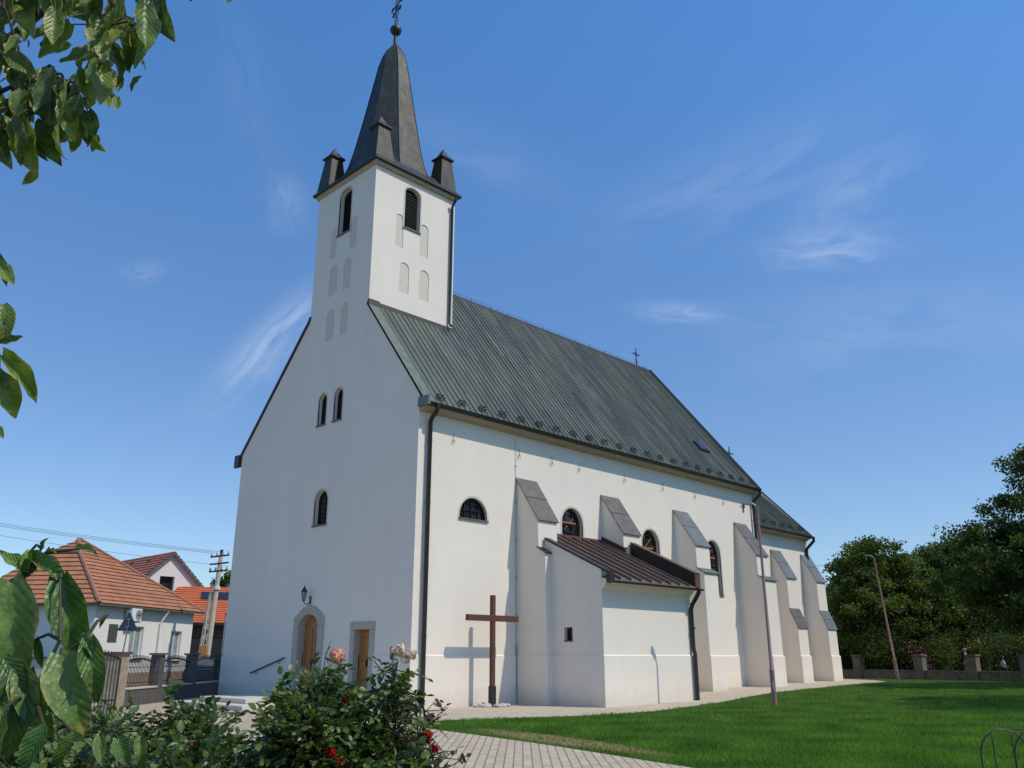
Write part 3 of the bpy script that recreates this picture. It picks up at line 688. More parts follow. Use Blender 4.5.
# snow guards above the gutter
sgm = MB()
sgm.tube([(-.2, -.02, .12), (.2, -.02, .12)], .022, 5).tube([(-.18, 0, .22), (.18, 0, .22)], .02, 5)
for s_ in (-.1, .1): sgm.tube([(s_, -.04, 0), (s_, 0, .24), (s_, .14, .15)], .022, 5)
sgme = sgm.mesh('snow_guard'); sgme.materials.append(IRON)
x = .75; i = 0
while x < 22.8:
    o = bpy.data.objects.new('snow_guard', sgme); COL.objects.link(o); o.parent = roof
    o.location = (x, -.27, 10.06+.19*1.33+.01); x += 1.04
# roof window
def roof_pt(y): return RS[2][1] + (18.2-RS[2][1])/(AP-RS[2][0])*(y-RS[2][0])
SKL = (19.75, 1.0)
a_ = Vector((SKL[0], SKL[1], roof_pt(SKL[1]))); d_ = Vector((0, 1, (18.2-11.865)/(AP-.95))).normalized(); n_ = Vector((0, -d_.z, d_.y))
sk = obj('roof_window', MB().obox(a_-n_*.02, X*.9, d_*.7, n_*.12), DARKMETAL, roof, bevel=.01)
obj('window_pane', MB().obox(a_+X*.07+d_*.07+n_*.1, X*.76, d_*.56, n_*.025), GLASSDARK, sk)
# cornice and gutter, south
obj('cornice', MB().prism([(0, 9.84), (-.12, 9.86), (-.14, 9.9), (-.3, 9.94), (-.38, 9.99), (-.39, 10.05), (0, 10.38)], (.02, 0, 0), Y, Z, X*22.86), CORNICE, CH)
obj('cornice', MB().prism([(WY, 9.68), (WY+.34, 9.93), (WY+.36, 10.04), (WY, 10.3)], (.02, 0, 0), Y, Z, X*22.86), CORNICE, CH)
def gutter(x0, x1, y, z, r=.085, par=CH, mat=BLACKPIPE):
    pr = [(r*math.cos(math.pi+q*math.pi/8), r*math.sin(math.pi+q*math.pi/8)) for q in range(9)] + [((r-.012)*math.cos(-q*math.pi/8), (r-.012)*math.sin(-q*math.pi/8)) for q in range(9)]
    return obj('gutter', MB().prism(pr, (x0, y, z), Y, Z, X*(x1-x0)), mat, par)
gutter(.02, 22.98, -.5, 10.1)
obj('gutter_end_box', MB().box((-.09, -.6, 9.98), (.015, -.02, 10.32)), CAPGREY, CH)
obj('gutter_end_box', MB().box((-.12, WY+.1, 9.75), (.03, WY+.5, 10.3)), DARKMETAL, CH)
def downpipe(pts, r, par=CH, mat=BLACKPIPE, clips=()):
    m_ = MB().tube(pts, r, 10)
    for z_ in clips: 
        m_.tube([(pts[-1][0], pts[-1][1], z_), (pts[-1][0], pts[-1][1], z_+.05)], r+.014, 10); m_.tube([(pts[-1][0], pts[-1][1], z_+.025), (pts[-1][0], pts[-1][1]+.2, z_+.025)], .012, 5)
    return obj('downpipe', m_, mat, par, smooth=True)
downpipe([(.42, -.5, 10.06), (.42, -.5, 9.9), (.42, -.42, 9.78), (.42, -.2, 9.62), (.42, -.14, 9.5), (.42, -.14, .02)], .078, clips=(8.8, 6.6, 4.4, 2.2))
downpipe([(22.95, -.5, 10.06), (22.95, -.5, 9.9), (22.9, -.42, 9.75), (22.76, -.2, 9.5), (22.74, -.14, 9.35), (22.74, -.14, 5)], .075, clips=(8.4, 6.4))
# small iron hooks under the eaves
for x in (1.6, 5.0, 6.9, 8.6, 11.7, 14.6, 17.3, 19.9):
    obj('wall_hook', MB().tube([(x, .02, 9.3), (x, -.06, 9.3), (x, -.07, 9.0)], .009, 5).tube([(x, -.07, 9.1), (x-.08, -.05, 8.95)], .008, 4).tube([(x, -.07, 9.1), (x+.08, -.05, 8.95)], .008, 4), CAPBROWN, CH)
obj('wall_bracket', MB().box((21.85, -.1, 9.0), (21.93, .02, 9.25)).tube([(21.6, -.09, 9.2), (22.15, -.09, 9.2)], .02, 5).box((21.83, -.03, 8.8), (21.95, .02, 9.0)), CAPBROWN, CH)
# flashing where the tower meets the roof
ts = (18.2-11.865)/(AP-.95)
z_a = 11.865+ts*(ya-.95)
fl = MB().box((.47, ya-.05, z_a-.12), (tx+.1, ya+.02, z_a+.12)).box((-.06, ya-.1, z_a-.14), (.469, ya-.0, z_a+.15))
obj('tower_flashing', fl, simple('purple_brown_sheet', (.10, .072, .066), (.075, .054, .05), .5, 4, bs=.05), CH)
downpipe([(4.17, ya-.33, 21.32), (4.17, ya-.33, 21.2), (4.17, ya-.1, 20.95), (4.17, ya-.1, z_a+.3), (4.17, ya-.2, z_a+.12)], .06)

# tower eaves, spire, pinnacles
tcx, tcy = 2.18, 5.54
obj('tower_cornice', MB().prism([(-2.2, 21.33), (2.2, 21.33), (2.3, 21.5), (-2.3, 21.5)], (tcx, tcy-2.27, 0), X, Z, Y*4.54), CORNICE, CH)
te = MB(); o_ = 2.4
te.box((tcx-o_, tcy-o_, 21.502), (tcx+o_, tcy+o_, 21.60))
te.add([(tcx-o_, tcy-o_, 21.602), (tcx+o_, tcy-o_, 21.602), (tcx+o_, tcy+o_, 21.602), (tcx-o_, tcy+o_, 21.602), (tcx-1.75, tcy-1.75, 22.3), (tcx+1.75, tcy-1.75, 22.3), (tcx+1.75, tcy+1.75, 22.3), (tcx-1.75, tcy+1.75, 22.3)],
       [(0,3,2,1),(4,5,6,7),(0,1,5,4),(1,2,6,5),(2,3,7,6),(3,0,4,7)])
obj('tower_eaves', te, DARKMETAL, CH)
sp = MB(); prof = [(2.15, 21.9), (1.86, 22.6), (1.64, 23.5), (1.32, 25.15), (1.0, 26.93), (.74, 28.4), (.58, 29.0), (.4, 29.42), (.14, 29.82)]
sp.lathe(prof, (tcx, tcy, 0), 8, math.pi/8)
spm = sp.mesh('spire'); spm.update(); box_uv(spm, 1.0)
spire = obj('spire', spm, SPIRE, CH)
hip = MB()
for k in range(8):
    q = math.pi/8+k*math.pi/4; hip.tube([(tcx+(r_+.005)*math.cos(q), tcy+(r_+.005)*math.sin(q), z_) for r_, z_ in prof], .018, 5)
obj('spire_hip_seams', hip, DARKMETAL, spire)
fin = MB().tube([(tcx, tcy, 29.75), (tcx, tcy, 30.6)], [.1, .075], 10)
fin.lathe([(.07, -.32), (.16, -.26), (.26, -.12), (.29, 0), (.26, .1), (.16, .2), (.09, .24), (.07, .32)], (tcx, tcy, 30.78), 14)
fo = obj('finial_ball', fin, DARKMETAL, spire, smooth=True)
fc = MB(); c0 = Vector((tcx, tcy, 31.05)); D = (Y*.85+X*.15).normalized()
fc.tube([c0, c0+Z*2.0], .032, 6)
for zc, hw in ((1.25, .48), (.85, .34)):
    fc.tube([c0+Z*zc-D*hw, c0+Z*zc+D*hw], .03, 6)
    for s_ in (-1, 1):
        e = c0+Z*zc+D*s_*hw
        for k in range(3):
            q = math.pi/2*(k-1); cc = e + D*s_*.07*math.cos(q) + Z*.09*math.sin(q)
            fc.tube([cc + (D*math.cos(t_)+Z*math.sin(t_))*.055 for t_ in np.linspace(0, 2*math.pi, 9)], .016, 5)
        fc.tube([c0+Z*(zc-.02)+D*s_*.08, c0+Z*(zc+.2)+D*s_*.22, c0+Z*(zc+.28)+D*s_*.08, c0+Z*(zc+.22)], .018, 5)
        fc.tube([c0+Z*(zc-.02)+D*s_*.08, c0+Z*(zc-.2)+D*s_*.22, c0+Z*(zc-.28)+D*s_*.08, c0+Z*(zc-.22)], .018, 5)
for s_ in (-1, 1): fc.tube([c0+Z*.02+D*s_*.05, c0+Z*.25+D*s_*.16, c0+Z*.42+D*s_*.12, c0+Z*.5], .02, 5)
obj('spire_cross', fc, IRON, spire)
for (px_, py_) in ((.35, 3.78), (.35, 7.3), (3.93, 3.78), (3.93, 7.3)):
    t_ = MB().lathe([(.68, 21.7), (.42, 23.28), (.42, 23.36)], (px_, py_, 0), 4, math.pi/4)
    tm_ = t_.mesh('pinnacle'); tm_.update(); box_uv(tm_, 1.0)
    P_ = obj('pinnacle', tm_, SPIRE, CH)
    obj('pinnacle_cap', MB().lathe([(.42, 23.362), (.53, 23.4), (.53, 23.47), (.27, 23.66), (.02, 24.05)], (px_, py_, 0), 4, math.pi/4), DARKMETAL, P_)

# buttresses
def buttress(x0, x1, y0, prof, caps, capmats, gzv):
    b_ = obj('buttress', MB().prism([(y0+.3, -.3)] + [(y0-d, z) for d, z in prof] + [(y0+.3, prof[-1][1])], (x0, 0, 0), Y, Z, X*(x1-x0)), PLASTER, CH, bevel=.015)
    dmax = prof[0][0]
    obj('buttress_plinth', MB().prism([(y0+.2, -.3), (y0-dmax-.035, -.3), (y0-dmax-.035, 1.62), (y0-dmax+.005, 1.66), (y0+.2, 1.66)], (x0-.033, 0, 0), Y, Z, X*(x1-x0+.066)), PLASTER, b_)
    for ((d0, z0), (d1, z1)), mt in zip(caps, capmats):
        v_ = Vector((0, -(d1-d0), z1-z0)); n_ = Vector((0, v_.z, -v_.y)).normalized()
        if n_.z < 0: n_ = -n_
        ext = v_.normalized()*.07
        c_ = MB().obox(Vector((x0-.06, y0-d0+.02, z0))+n_*.012, X*(x1-x0+.12), v_+ext, n_*.035)
        q = .46
        c_.obox(Vector((x0-.062, y0-d0+.02, z0))+v_*q+n_*.02, X*(x1-x0+.124), v_.normalized()*.03, n_*.045)
        obj('buttress_cap', c_, mt, b_)
    return b_
PRA = [(1.5, -.3), (1.45, 5.2), (1.12, 5.4), (1.10, 6.48), (0, 8.14)]
CPA = [((0, 8.14), (1.12, 6.46)), ((1.08, 5.42), (1.47, 5.2))]
buttress(4.9, 5.96, 0, PRA, CPA, (CAPBROWN, DARKMETAL), 0)
buttress(10.05, 11.2, 0, PRA, CPA, (CAPBROWN, DARKMETAL), 0)
buttress(15.4, 16.55, 0, PRA, CPA, (CAPGREY, CAPGREY), 0)
buttress(20.85, 21.95, 0, PRA, CPA, (CAPBROWN, CAPGREY), 0)
PRB = [(1.2, -.3), (1.17, 3.1), (.82, 4.0), (.8, 5.72), (0, 7.2)]
CPB = [((0, 7.2), (.82, 5.68)), ((.8, 4.05), (1.19, 3.1))]
buttress(25.45, 26.5, .55, PRB, CPB, (CAPGREY, CAPBROWN), 0)
buttress(28.95, 30.0, .55, PRB, CPB, (CAPGREY, CAPGREY), 0)
# thin lightning down-lead with clips beside the first buttress
dl = MB().tube([(4.83, -.03, 9.6), (4.83, -.03, .1)], .008, 5)
for z_ in (8.6, 7.2, 5.8, 4.4, 3.0): dl.box((4.81, -.05, z_), (4.85, 0, z_+.05))
dl.tube([(4.83, -.05, 2.0), (4.83, -.05, .05)], .022, 6)
obj('lightning_down_lead', dl, GALV, CH)

# chancel with polygonal end
fp = [(22.5, .55), (29.9, .55), (33.2, 3.2), (33.2, 7.9), (29.9, 10.5), (22.5, 10.5)]
obj('chancel_wall', MB().prism(fp, (0, 0, -.3), X, Y, Z*8.45), PLASTER, CH)
fo_ = [(22.9, .51), (29.93, .51), (33.24, 3.18), (33.24, 7.92), (29.93, 10.54), (22.9, 10.54)]
obj('chancel_plinth', MB().prism(fo_, (0, 0, -.3), X, Y, Z*1.96), PLASTER, CH)
ev = [(22.9, .12), (29.75, .12), (33.5, 3.0), (33.5, 8.1), (29.75, 10.93), (22.9, 10.93)]
cr = MB(); ze = 8.3; rz_ = 13.72
vs_ = [(x_, y_, ze) for x_, y_ in ev] + [(22.9, AP, rz_), (31.2, AP, rz_)]
cr.add(vs_, [(0,1,7,6), (1,2,7), (2,3,7), (3,4,7), (4,5,6,7), (0,5,4,3,2,1), (0,6,5)])
x = 23.4
while x < 29.7:
    a_ = Vector((x, .12, ze)); b_ = Vector((x, AP, rz_)); d_ = b_-a_; n_ = Vector((0, -d_.z, d_.y)).normalized(); cr.obox(a_-n_*.01-X*.017, X*.035, d_, n_*.05); x += .285
crf = obj('chancel_roof', cr, ROOF, CH)
obj('chancel_hip_trim', MB().tube([(29.75, .12, ze+.03), (31.2, AP, rz_+.02)], .05, 6), DARKMETAL, crf)
obj('ridge_cross', iron_cross((31.2, AP, rz_-.05), 1.25, 1.0), IRON, crf)
x = 23.8
while x < 29.5:
    o = bpy.data.objects.new('snow_guard', sgme); COL.objects.link(o); o.parent = crf; o.location = (x, .42, ze+.28); x += 1.04
obj('chancel_cornice', MB().prism([(.55, 8.06), (.42, 8.08), (.38, 8.14), (.16, 8.2), (.16, 8.29), (.55, 8.29)], (22.95, 0, 0), Y, Z, X*6.9), CORNICE, CH)
gutter(22.95, 29.85, .05, 8.28)
downpipe([(29.8, .05, 8.24), (29.82, .05, 8.05), (29.7, .25, 7.8), (29.6, .42, 7.6), (29.6, .45, 7.4), (29.6, .45, 6.2)], .085)

# sacristy annex with lean-to roof of brown sheet
ax0, ax1, ay = 5.2, 10.62, -3.78
ann = obj('annex_wall', MB().prism([(0.2, -.3), (ay, -.3), (ay, 4.12+(ay+4.2)*.4762-.085), (0.2, 6.12)], (ax0, 0, 0), Y, Z, X*(ax1-ax0)), PLASTER, CH)
obj('annex_plinth', MB().prism([(0.1, -.3), (ay-.035, -.3), (ay-.035, 1.63), (ay+.01, 1.67), (.1, 1.67)], (ax0-.035, 0, 0), Y, Z, X*(ax1-ax0+.07)), PLASTER, ann)
awc = MB().box((ax0-.2, -2.42, 2.14), (ax0+.3, -2.04, 2.58))
cut(ann, awc)
aw = obj('window', MB().box((ax0+.2, -2.42, 2.14), (ax0+.24, -2.04, 2.58)), GLASSDARK, CH)
obj('window_frame', MB().box((ax0+.15, -2.42, 2.14), (ax0+.2, -2.37, 2.58)).box((ax0+.15, -2.09, 2.14), (ax0+.2, -2.04, 2.58)).box((ax0+.15, -2.25, 2.14), (ax0+.2, -2.21, 2.58)).box((ax0+.15, -2.37, 2.53), (ax0+.19, -2.09, 2.58)).box((ax0-.02, -2.43, 2.1), (ax0+.15, -2.03, 2.14)), CROSSWOOD, aw)
sl = (6.12-4.12)/4.2
def az_(y): return 4.12 + (y+4.2)*sl
ar = MB().prism([(-4.2, az_(-4.2)), (-.0, az_(0)), (-.0, az_(0)-.08), (-4.2, az_(-4.2)-.08)], (ax0+.17, 0, 0), Y, Z, X*(ax1-ax0-.25))
x = ax0+.5
while x < ax1-.35:
    a_ = Vector((x, -4.2, az_(-4.2))); d_ = Vector((0, 4.19, 4.19*sl)); n_ = Vector((0, -d_.z, d_.y)).normalized(); ar.obox(a_-n_*.01-X*.016, X*.036, d_, n_*.11); x += .6
aro = obj('annex_roof', ar, BROWNROOF, CH)
# raised east verge
pw = MB().prism([(-4.16, az_(-4.16)-.1), (-4.16, az_(-4.16)+.5), (-1.16, az_(-1.16)+.5), (-1.16, az_(-1.16)-.1)], (10.42, 0, 0), Y, Z, X*.26)
obj('raised_verge', pw, simple('shaded_brown_sheet', (.02, .014, .013), (.013, .01, .009), .5, 4, bs=.05), aro)  # brown sheet taken near black: shade of its west face put into the colour
a_ = Vector((10.38, -4.2, az_(-4.2)+.502)); d_ = Vector((0, 3.04, 3.04*sl)); n_ = Vector((0, -d_.z, d_.y)).normalized()
obj('verge_capping', MB().obox(a_, X*.34, d_, n_*.035).box((10.38, -4.2, az_(-4.2)-.05), (10.72, -4.162, az_(-4.2)+.5)), BROWNFLASH, aro)
obj('wall_flashing', MB().box((5.97, -.03, az_(0)-.05), (10.04, .02, az_(0)+.13)).obox(Vector((10.0, 0, az_(0)-.02)), X*.045, Vector((0, -.02, -.02*sl)), Z*.3), BROWNFLASH, aro)
obj('side_flashing', MB().obox(Vector((10.0, 0, az_(0)-.02)), X*.045, Vector((0, -1.2, -1.2*sl)), Z*.3), DARKMETAL, aro)  # brown flashing in dark metal, its west-side shade put into the colour
obj('lead_flashing', MB().box((10.06, -1.2, az_(-1.15)-.05), (10.44, -1.16, az_(-1.15)+.3)), CAPGREY, aro)
wv = obj('raised_west_verge', MB().prism([(ay, az_(ay)-.3), (ay, az_(ay)+.2), (-1.2, az_(-1.2)+.2), (-1.2, az_(-1.2)-.3)], (ax0-.003, 0, 0), Y, Z, X*.2), PLASTER, CH)
a_ = Vector((ax0-.05, -4.02, az_(-4.02)+.203)); obj('verge_trim', MB().obox(a_, X*.3, Vector((0, 2.85, 2.85*sl)), Z*.035).obox(a_-Z*.05+X*.02, X*.03, Vector((0, 2.85, 2.85*sl)), Z*.049), DARKMETAL, wv)
gutter(ax0-.05, ax1+.1, -4.28, az_(-4.2)-.06, .075, CH)
obj('eaves_box', MB().box((ax0-.04, -4.22, az_(-4.2)-.12), (ax0+.165, -4.022, az_(-4.2)+.27)), DARKMETAL, aro)
obj('annex_cornice', MB().prism([(ay, 3.82), (ay-.08, 3.88), (ay-.16, 4.0), (ay-.36, 4.02), (ay, 4.2)], (ax0+.01, 0, 0), Y, Z, X*(ax1-ax0-.02)), PLASTER, CH)
downpipe([(10.45, -4.28, az_(-4.2)-.1), (10.45, -4.28, 3.95), (10.45, -4.15, 3.75), (10.45, -3.95, 3.5), (10.45, -3.88, 3.3), (10.45, -3.88, 1.9), (10.45, -3.93, 1.7), (10.45, -3.93, .06)], .08, clips=(2.6,))

# ------------------------------------------------------------------ standing cross and stones
cx_, cy_ = 2.92, -.78
cro = thing('wooden_cross', 'tall red brown wooden cross standing in front of the white south wall', 'cross', (cx_, cy_, 0))
obj('upright', MB().box((cx_-.078, cy_-.07, .55), (cx_+.078, cy_+.07, 3.63)), CROSSWOOD, cro, bevel=.008)
obj('crossbeam', MB().box((cx_-1.2, cy_-.079, 2.76), (cx_+1.2, cy_+.079, 2.96)), CROSSWOOD, cro, bevel=.008)
obj('steel_foot', MB().box((cx_-.105, cy_-.085, -.2), (cx_+.105, cy_+.085, .66)), IRON, cro, bevel=.005)
WST = simple('pale_boulder', (.50, .48, .45), (.34, .33, .31), .9, 8, bs=.6, bscale=20)
for i in range(20):
    q = random.uniform(-math.pi, 0) if i < 15 else random.uniform(0, math.pi); rr = random.uniform(.22, .46)
    s_ = random.uniform(.07, .15); p = Vector((cx_+rr*1.5*math.cos(q), cy_+rr*.8*math.sin(q), gz(cx_)+s_*.4))
    bm = bmesh.new(); bmesh.ops.create_icosphere(bm, subdivisions=2, radius=s_)
    for v in bm.verts: v.co *= 1+.35*mnoise.noise(v.co*9+Vector((i*7, 0, 0))); v.co.z *= .62
    me = bpy.data.meshes.new('stone'); bm.to_mesh(me); bm.free()
    o = obj('stone', me, WST); o.location = p; o.rotation_euler = (0, 0, q); tag(o, 'pale boulder lying in the heap around the foot of the wooden cross', 'stone', 'stones around the foot of the cross')

# ------------------------------------------------------------------ lamp posts
def lamp_post(base, H, lean, label, hd):
    b_ = Vector((base[0], base[1], gz(base[0]))); t_ = thing('street_lamp', label, 'street lamp', b_, 'lamp posts on the lawn')
    top = b_ + Z*H + Vector((lean[0], lean[1], 0)); ax = top-b_
    obj('pole', MB().tube([b_-Z*.3, b_+ax*.17], .085, 12).tube([b_+ax*.17, b_+ax*.175, b_+ax], [.085, .058, .042], 12), PINKPOST, t_, smooth=True)
    obj('base_hatch', MB().obox(b_+ax*.07-AHEAD*.09-RIGHT*.035, RIGHT*.07, Z*.3, AHEAD*.01), GALV, t_)
    h = Vector(hd).normalized(); s_ = Z.cross(h)
    L_ = obj('lamp_head', MB().tube([top-Z*.06, top+Z*.02+h*.1, top+Z*.06+h*.18], .028, 8).prism([(0, 0), (.08, -.09), (.36, -.07), (.42, 0), (.36, .07), (.08, .09)], top+Z*.05+h*.14, h, s_, Z*.06), GALV, t_)
    obj('lamp_lens', MB().prism([(.12, -.06), (.33, -.05), (.33, .05), (.12, .06)], top+Z*.035+h*.14, h, s_, Z*.014), CLEARG, L_)
lamp_post((9.55, -7.5), 6.72, (0, 0), 'slim faded red lamp post on the grass close to the white annex', -RIGHT)
lamp_post((32.15, -2.87), 6.75, tuple((-RIGHT*.5)[:2]), 'leaning faded red lamp post on the lawn before the dark trees', -RIGHT)

# ------------------------------------------------------------------ trees
def tree(name, base, H, crown, nleaf, ls, label, mat, group=None, trunk_r=.28, seed=0, cr=1.1, cat='tree', tip=0.0):
    """crown = list of (dx, dy, z, rx, ry, rz) lobes; leaves sit in clumps at the ends of limbs"""
    rg = np.random.default_rng(seed)
    t_ = thing(name, label, cat, base, group); b_ = Vector(base)
    lo = min(c[2]-c[5] for c in crown)
    pts = [b_-Z*.2, b_+Z*lo*.5+Vector((rg.normal()*.1, rg.normal()*.1, 0)), b_+Z*(lo+.2*(H-lo)), b_+Z*(lo+.6*(H-lo))+Vector((rg.normal()*.4, rg.normal()*.4, 0))]
    wood = MB().tube(pts, [trunk_r*1.25, trunk_r, trunk_r*.8, trunk_r*.3], 9)
    cents = []
    vol = np.array([c[3]*c[4]*c[5] for c in crown]); ncl = max(10, int(nleaf/240))
    for ci in rg.choice(len(crown), ncl, p=vol/vol.sum()):
        c = crown[ci]; v = rg.normal(size=3); v /= np.linalg.norm(v); rad = rg.random()**.28
        cents.append((c[0]+v[0]*c[3]*rad, c[1]+v[1]*c[4]*rad, c[2]+v[2]*c[5]*rad))
    cents = np.array(cents)
    for k in range(min(45, ncl)):
        e = b_ + Vector(cents[k]); s_ = b_+Z*(lo*.8+rg.random()*(e.z-b_.z-lo*.8)*.7) if e.z-b_.z > lo else b_+Z*lo*.9
        mid = s_.lerp(e, .5)+Z*.3+Vector(rg.normal(size=3))*.25
        wood.tube([s_, mid, e], [trunk_r*.32, trunk_r*.18, .02], 5)
    obj('trunk', wood, BARK, t_)
    ci = rg.integers(0, ncl, nleaf); cs = rg.uniform(.55, 1.25, ncl)*cr
    off = np.clip(rg.normal(size=(nleaf, 3)), -1.7, 1.7)*.46*cs[ci][:, None]; off[:, 2] *= .62
    P = cents[ci]+off+np.array(b_)
    T = rg.normal(size=(nleaf, 3)); T[:, 2] -= .35
    Nn = rg.normal(size=(nleaf, 3)); Nn[:, 2] += .9
    hue = np.clip(rg.random(ncl)[ci]*.6+rg.random(nleaf)*.4, 0, 1)
    leaves('crown', P, T, Nn, rg.uniform(.7, 1.3, nleaf)*ls, QUADLEAF, mat, t_, rnd=hue)
    return t_
def S(d, l): return site(d, l, .33)
tree('broadleaf_tree', S(58, 24.7), 9.3, [(0, 0, 4.9, 3.3, 3.3, 3.8), (-1.7, .5, 4.2, 2.3, 2.3, 2.6), (1.7, -1, 4.8, 2.8, 2.8, 3.2), (-.6, .6, 7.0, 2.4, 2.4, 1.7)], 80000, .19, 'round dark green tree nearest the church end, behind the leaning lamp post', LEAF_FAR, 'trees beyond the lawn', .3, 3, .8)
tree('broadleaf_tree', S(62, 31.0), 9.8, [(0, 0, 5.2, 3.4, 3.4, 3.8), (.6, .6, 7.2, 1.9, 1.9, 1.8)], 60000, .19, 'dark green tree between the round tree and the tall tree at the right edge', LEAF_FAR2, 'trees beyond the lawn', .32, 5, .8)
tree('broadleaf_tree', S(40, 29.9), 11.8, [(0, 0, 6.8, 5.0, 5.0, 4.8), (-3.3, 3.3, 8.0, 2.9, 2.9, 3.0), (-5.4, 5.4, 5.3, 2.7, 2.7, 2.5), (-3.8, 3.8, 4.8, 3.2, 3.2, 2.6), (2, -2, 7, 5, 5, 4.0), (.5, -.5, 9.8, 2.8, 2.8, 2.0)], 150000, .16, 'tallest dark tree, reaching out of the picture at the right edge', LEAF_FAR2, 'trees beyond the lawn', .42, 8, .8)
tree('broadleaf_tree', S(53, 43.0), 12.5, [(0, 0, 7.6, 4.6, 4.6, 4.6), (-1.8, 1.8, 6.4, 3.2, 3.2, 3.2)], 40000, .22, 'unseen tree added beyond the right edge to shade the shrubs behind the stone wall', LEAF_FAR2, 'trees beyond the lawn', .35, 16, 1.0)  # out of view, added to cast shade on the shrubs behind the wall
tree('broadleaf_tree', S(26.5, 24.0), 13.5, [(0, 0, 9.6, 4.2, 4.2, 3.2), (-1.5, 1, 8.2, 2.6, 2.6, 2.0), (1.5, -1, 8.4, 3, 3, 2.4)], 26000, .2, 'tree just outside the right edge that shades the lawn', LEAF_FAR, 'trees beyond the lawn', .35, 15, 1.0)
tree('broadleaf_tree', S(74, 31.5), 8.5, [(0, 0, 4.4, 5.5, 5.5, 3.8)], 30000, .28, 'low far tree filling the gap behind the round tree', LEAF_FAR2, 'trees beyond the lawn', .3, 9, 1.1)
tree('broadleaf_tree', S(70, 39.0), 9.5, [(0, 0, 5.0, 5, 5, 4.4)], 30000, .28, 'far dark tree behind the tallest tree at the right edge', LEAF_FAR2, 'trees beyond the lawn', .3, 10, 1.1)
tree('broadleaf_tree', site(92, -28.6, .4), 11, [(0, 0, 6.8, 3.2, 3.2, 4.0)], 14000, .32, 'green tree behind the bright orange roof and utility pole', LEAF_FAR, None, .25, 12, 1.0)
def shrub(base, rx, h, n, label, mat, seed, name='shrub', ls=.12):
    rg = np.random.default_rng(seed); t_ = thing(name, label, 'shrub', base, 'shrubs behind the stone wall'); b_ = Vector(base)
    m_ = MB(); ends = []
    for k in range(16):
        e = b_+Vector((rg.normal()*rx*.5, rg.normal()*rx*.5, h*rg.uniform(.5, .95))); m_.tube([b_+Vector((rg.normal()*.1, rg.normal()*.1, -.05)), b_.lerp(e, .5)+Z*.1, e], [.03, .02, .008], 5); ends.append(e)
    obj('stems', m_, BARK, t_); E_ = np.array(ends)[rg.integers(0, 16, n)]
    P = E_+rg.normal(size=(n, 3))*np.array([rx*.32, rx*.32, h*.2]); P[:, 2] = np.maximum(P[:, 2], b_.z+.03)
    Nn = rg.normal(size=(n, 3)); Nn[:, 2] += .8
    leaves('foliage', P, rg.normal(size=(n, 3)), Nn, rg.uniform(.7, 1.3, n)*ls, QUADLEAF, mat, t_)
for i, (d, l, rx, h, mat, lab) in enumerate([(56, 23.2, 1.6, 2.4, LEAF_FAR2, 'dark shrub behind the stone wall, just left of the leaning lamp post'), (54.8, 24.9, .75, 1.5, LEAF_RED, 'red brown shrub behind a stone wall pillar'),
        (55.5, 26.6, 1.2, 2.0, LEAF_FAR2, 'bushy green shrub behind the wall beside the person in red'), (56, 29.3, .6, 1.7, LEAF_YEL, 'yellow green shrub between the two people behind the wall'),
        (54.5, 30.9, 1.6, 2.2, LEAF_FAR2, 'dark shrub behind the wall, right of the person in white'), (60, 22.3, 1.6, 2.6, LEAF_FAR2, 'dark shrub at the far corner of the church'),
        (60, 32, 2.4, 3.4, LEAF_FAR2, 'broad dark shrub in the shade behind the two people'), (63, 26, 2.4, 3.2, LEAF_FAR2, 'broad dark shrub under the round tree'), (64, 29, 2.4, 3.2, LEAF_FAR2, 'tall shrub in the gap under the middle tree'), (58, 35.5, 2.4, 3.2, LEAF_FAR2, 'broad dark shrub at the right edge behind the wall')]):
    shrub(S(d, l), rx, h, 5200, lab, mat, 40+i)
hg0 = S(66, 17); hg = thing('hedge', 'long dark hedge far behind the stone wall, closing the gaps under the trees', 'hedge', hg0)
nh = 26000; rgh = np.random.default_rng(77); uu, vv, zz = rgh.uniform(0, 34, nh), rgh.uniform(-.7, .7, nh), rgh.uniform(0, 1, nh)**.8*(2.5+.35*np.sin(rgh.uniform(0, 6)))
Pp = np.array(hg0)[None] + uu[:, None]*np.array(RIGHT)[None] + vv[:, None]*np.array(AHEAD)[None]; Pp[:, 2] += zz*(1+.14*np.sin(uu*1.3)+.08*np.sin(uu*3.7))
Nh = rgh.normal(size=(nh, 3)); Nh[:, 2] += .6
obj('stems', MB().obox(hg0-AHEAD*.1, RIGHT*34, AHEAD*.2, Z*1.6), BARK, hg); leaves('foliage', Pp, rgh.normal(size=(nh, 3)), Nh, rgh.uniform(.14, .26, nh), QUADLEAF, LEAF_FAR2, hg)
# pale house glimpsed through the trees
hb = S(80, 44); hs_ = thing('house', 'pale house glimpsed through the dark trees at right', 'house', hb)
obj('wall', MB().obox(hb-RIGHT*3, RIGHT*7, AHEAD*8, Z*5.5), HOUSEW, hs_)
obj('roof', MB().prism([(-.5, 0), (8.5, 0), (4, 3.6)], hb-RIGHT*3.4+Z*5.502, AHEAD, Z, RIGHT*7.8), TILERED, hs_)
obj('window', MB().obox(hb-RIGHT*2-AHEAD*.03+Z*1.4, RIGHT*1.1, AHEAD*.02, Z*1.4), GLASSDARK, hs_)
obj('window', MB().obox(hb+RIGHT*1.2-AHEAD*.03+Z*1.4, RIGHT*1.1, AHEAD*.02, Z*1.4), GLASSDARK, hs_)

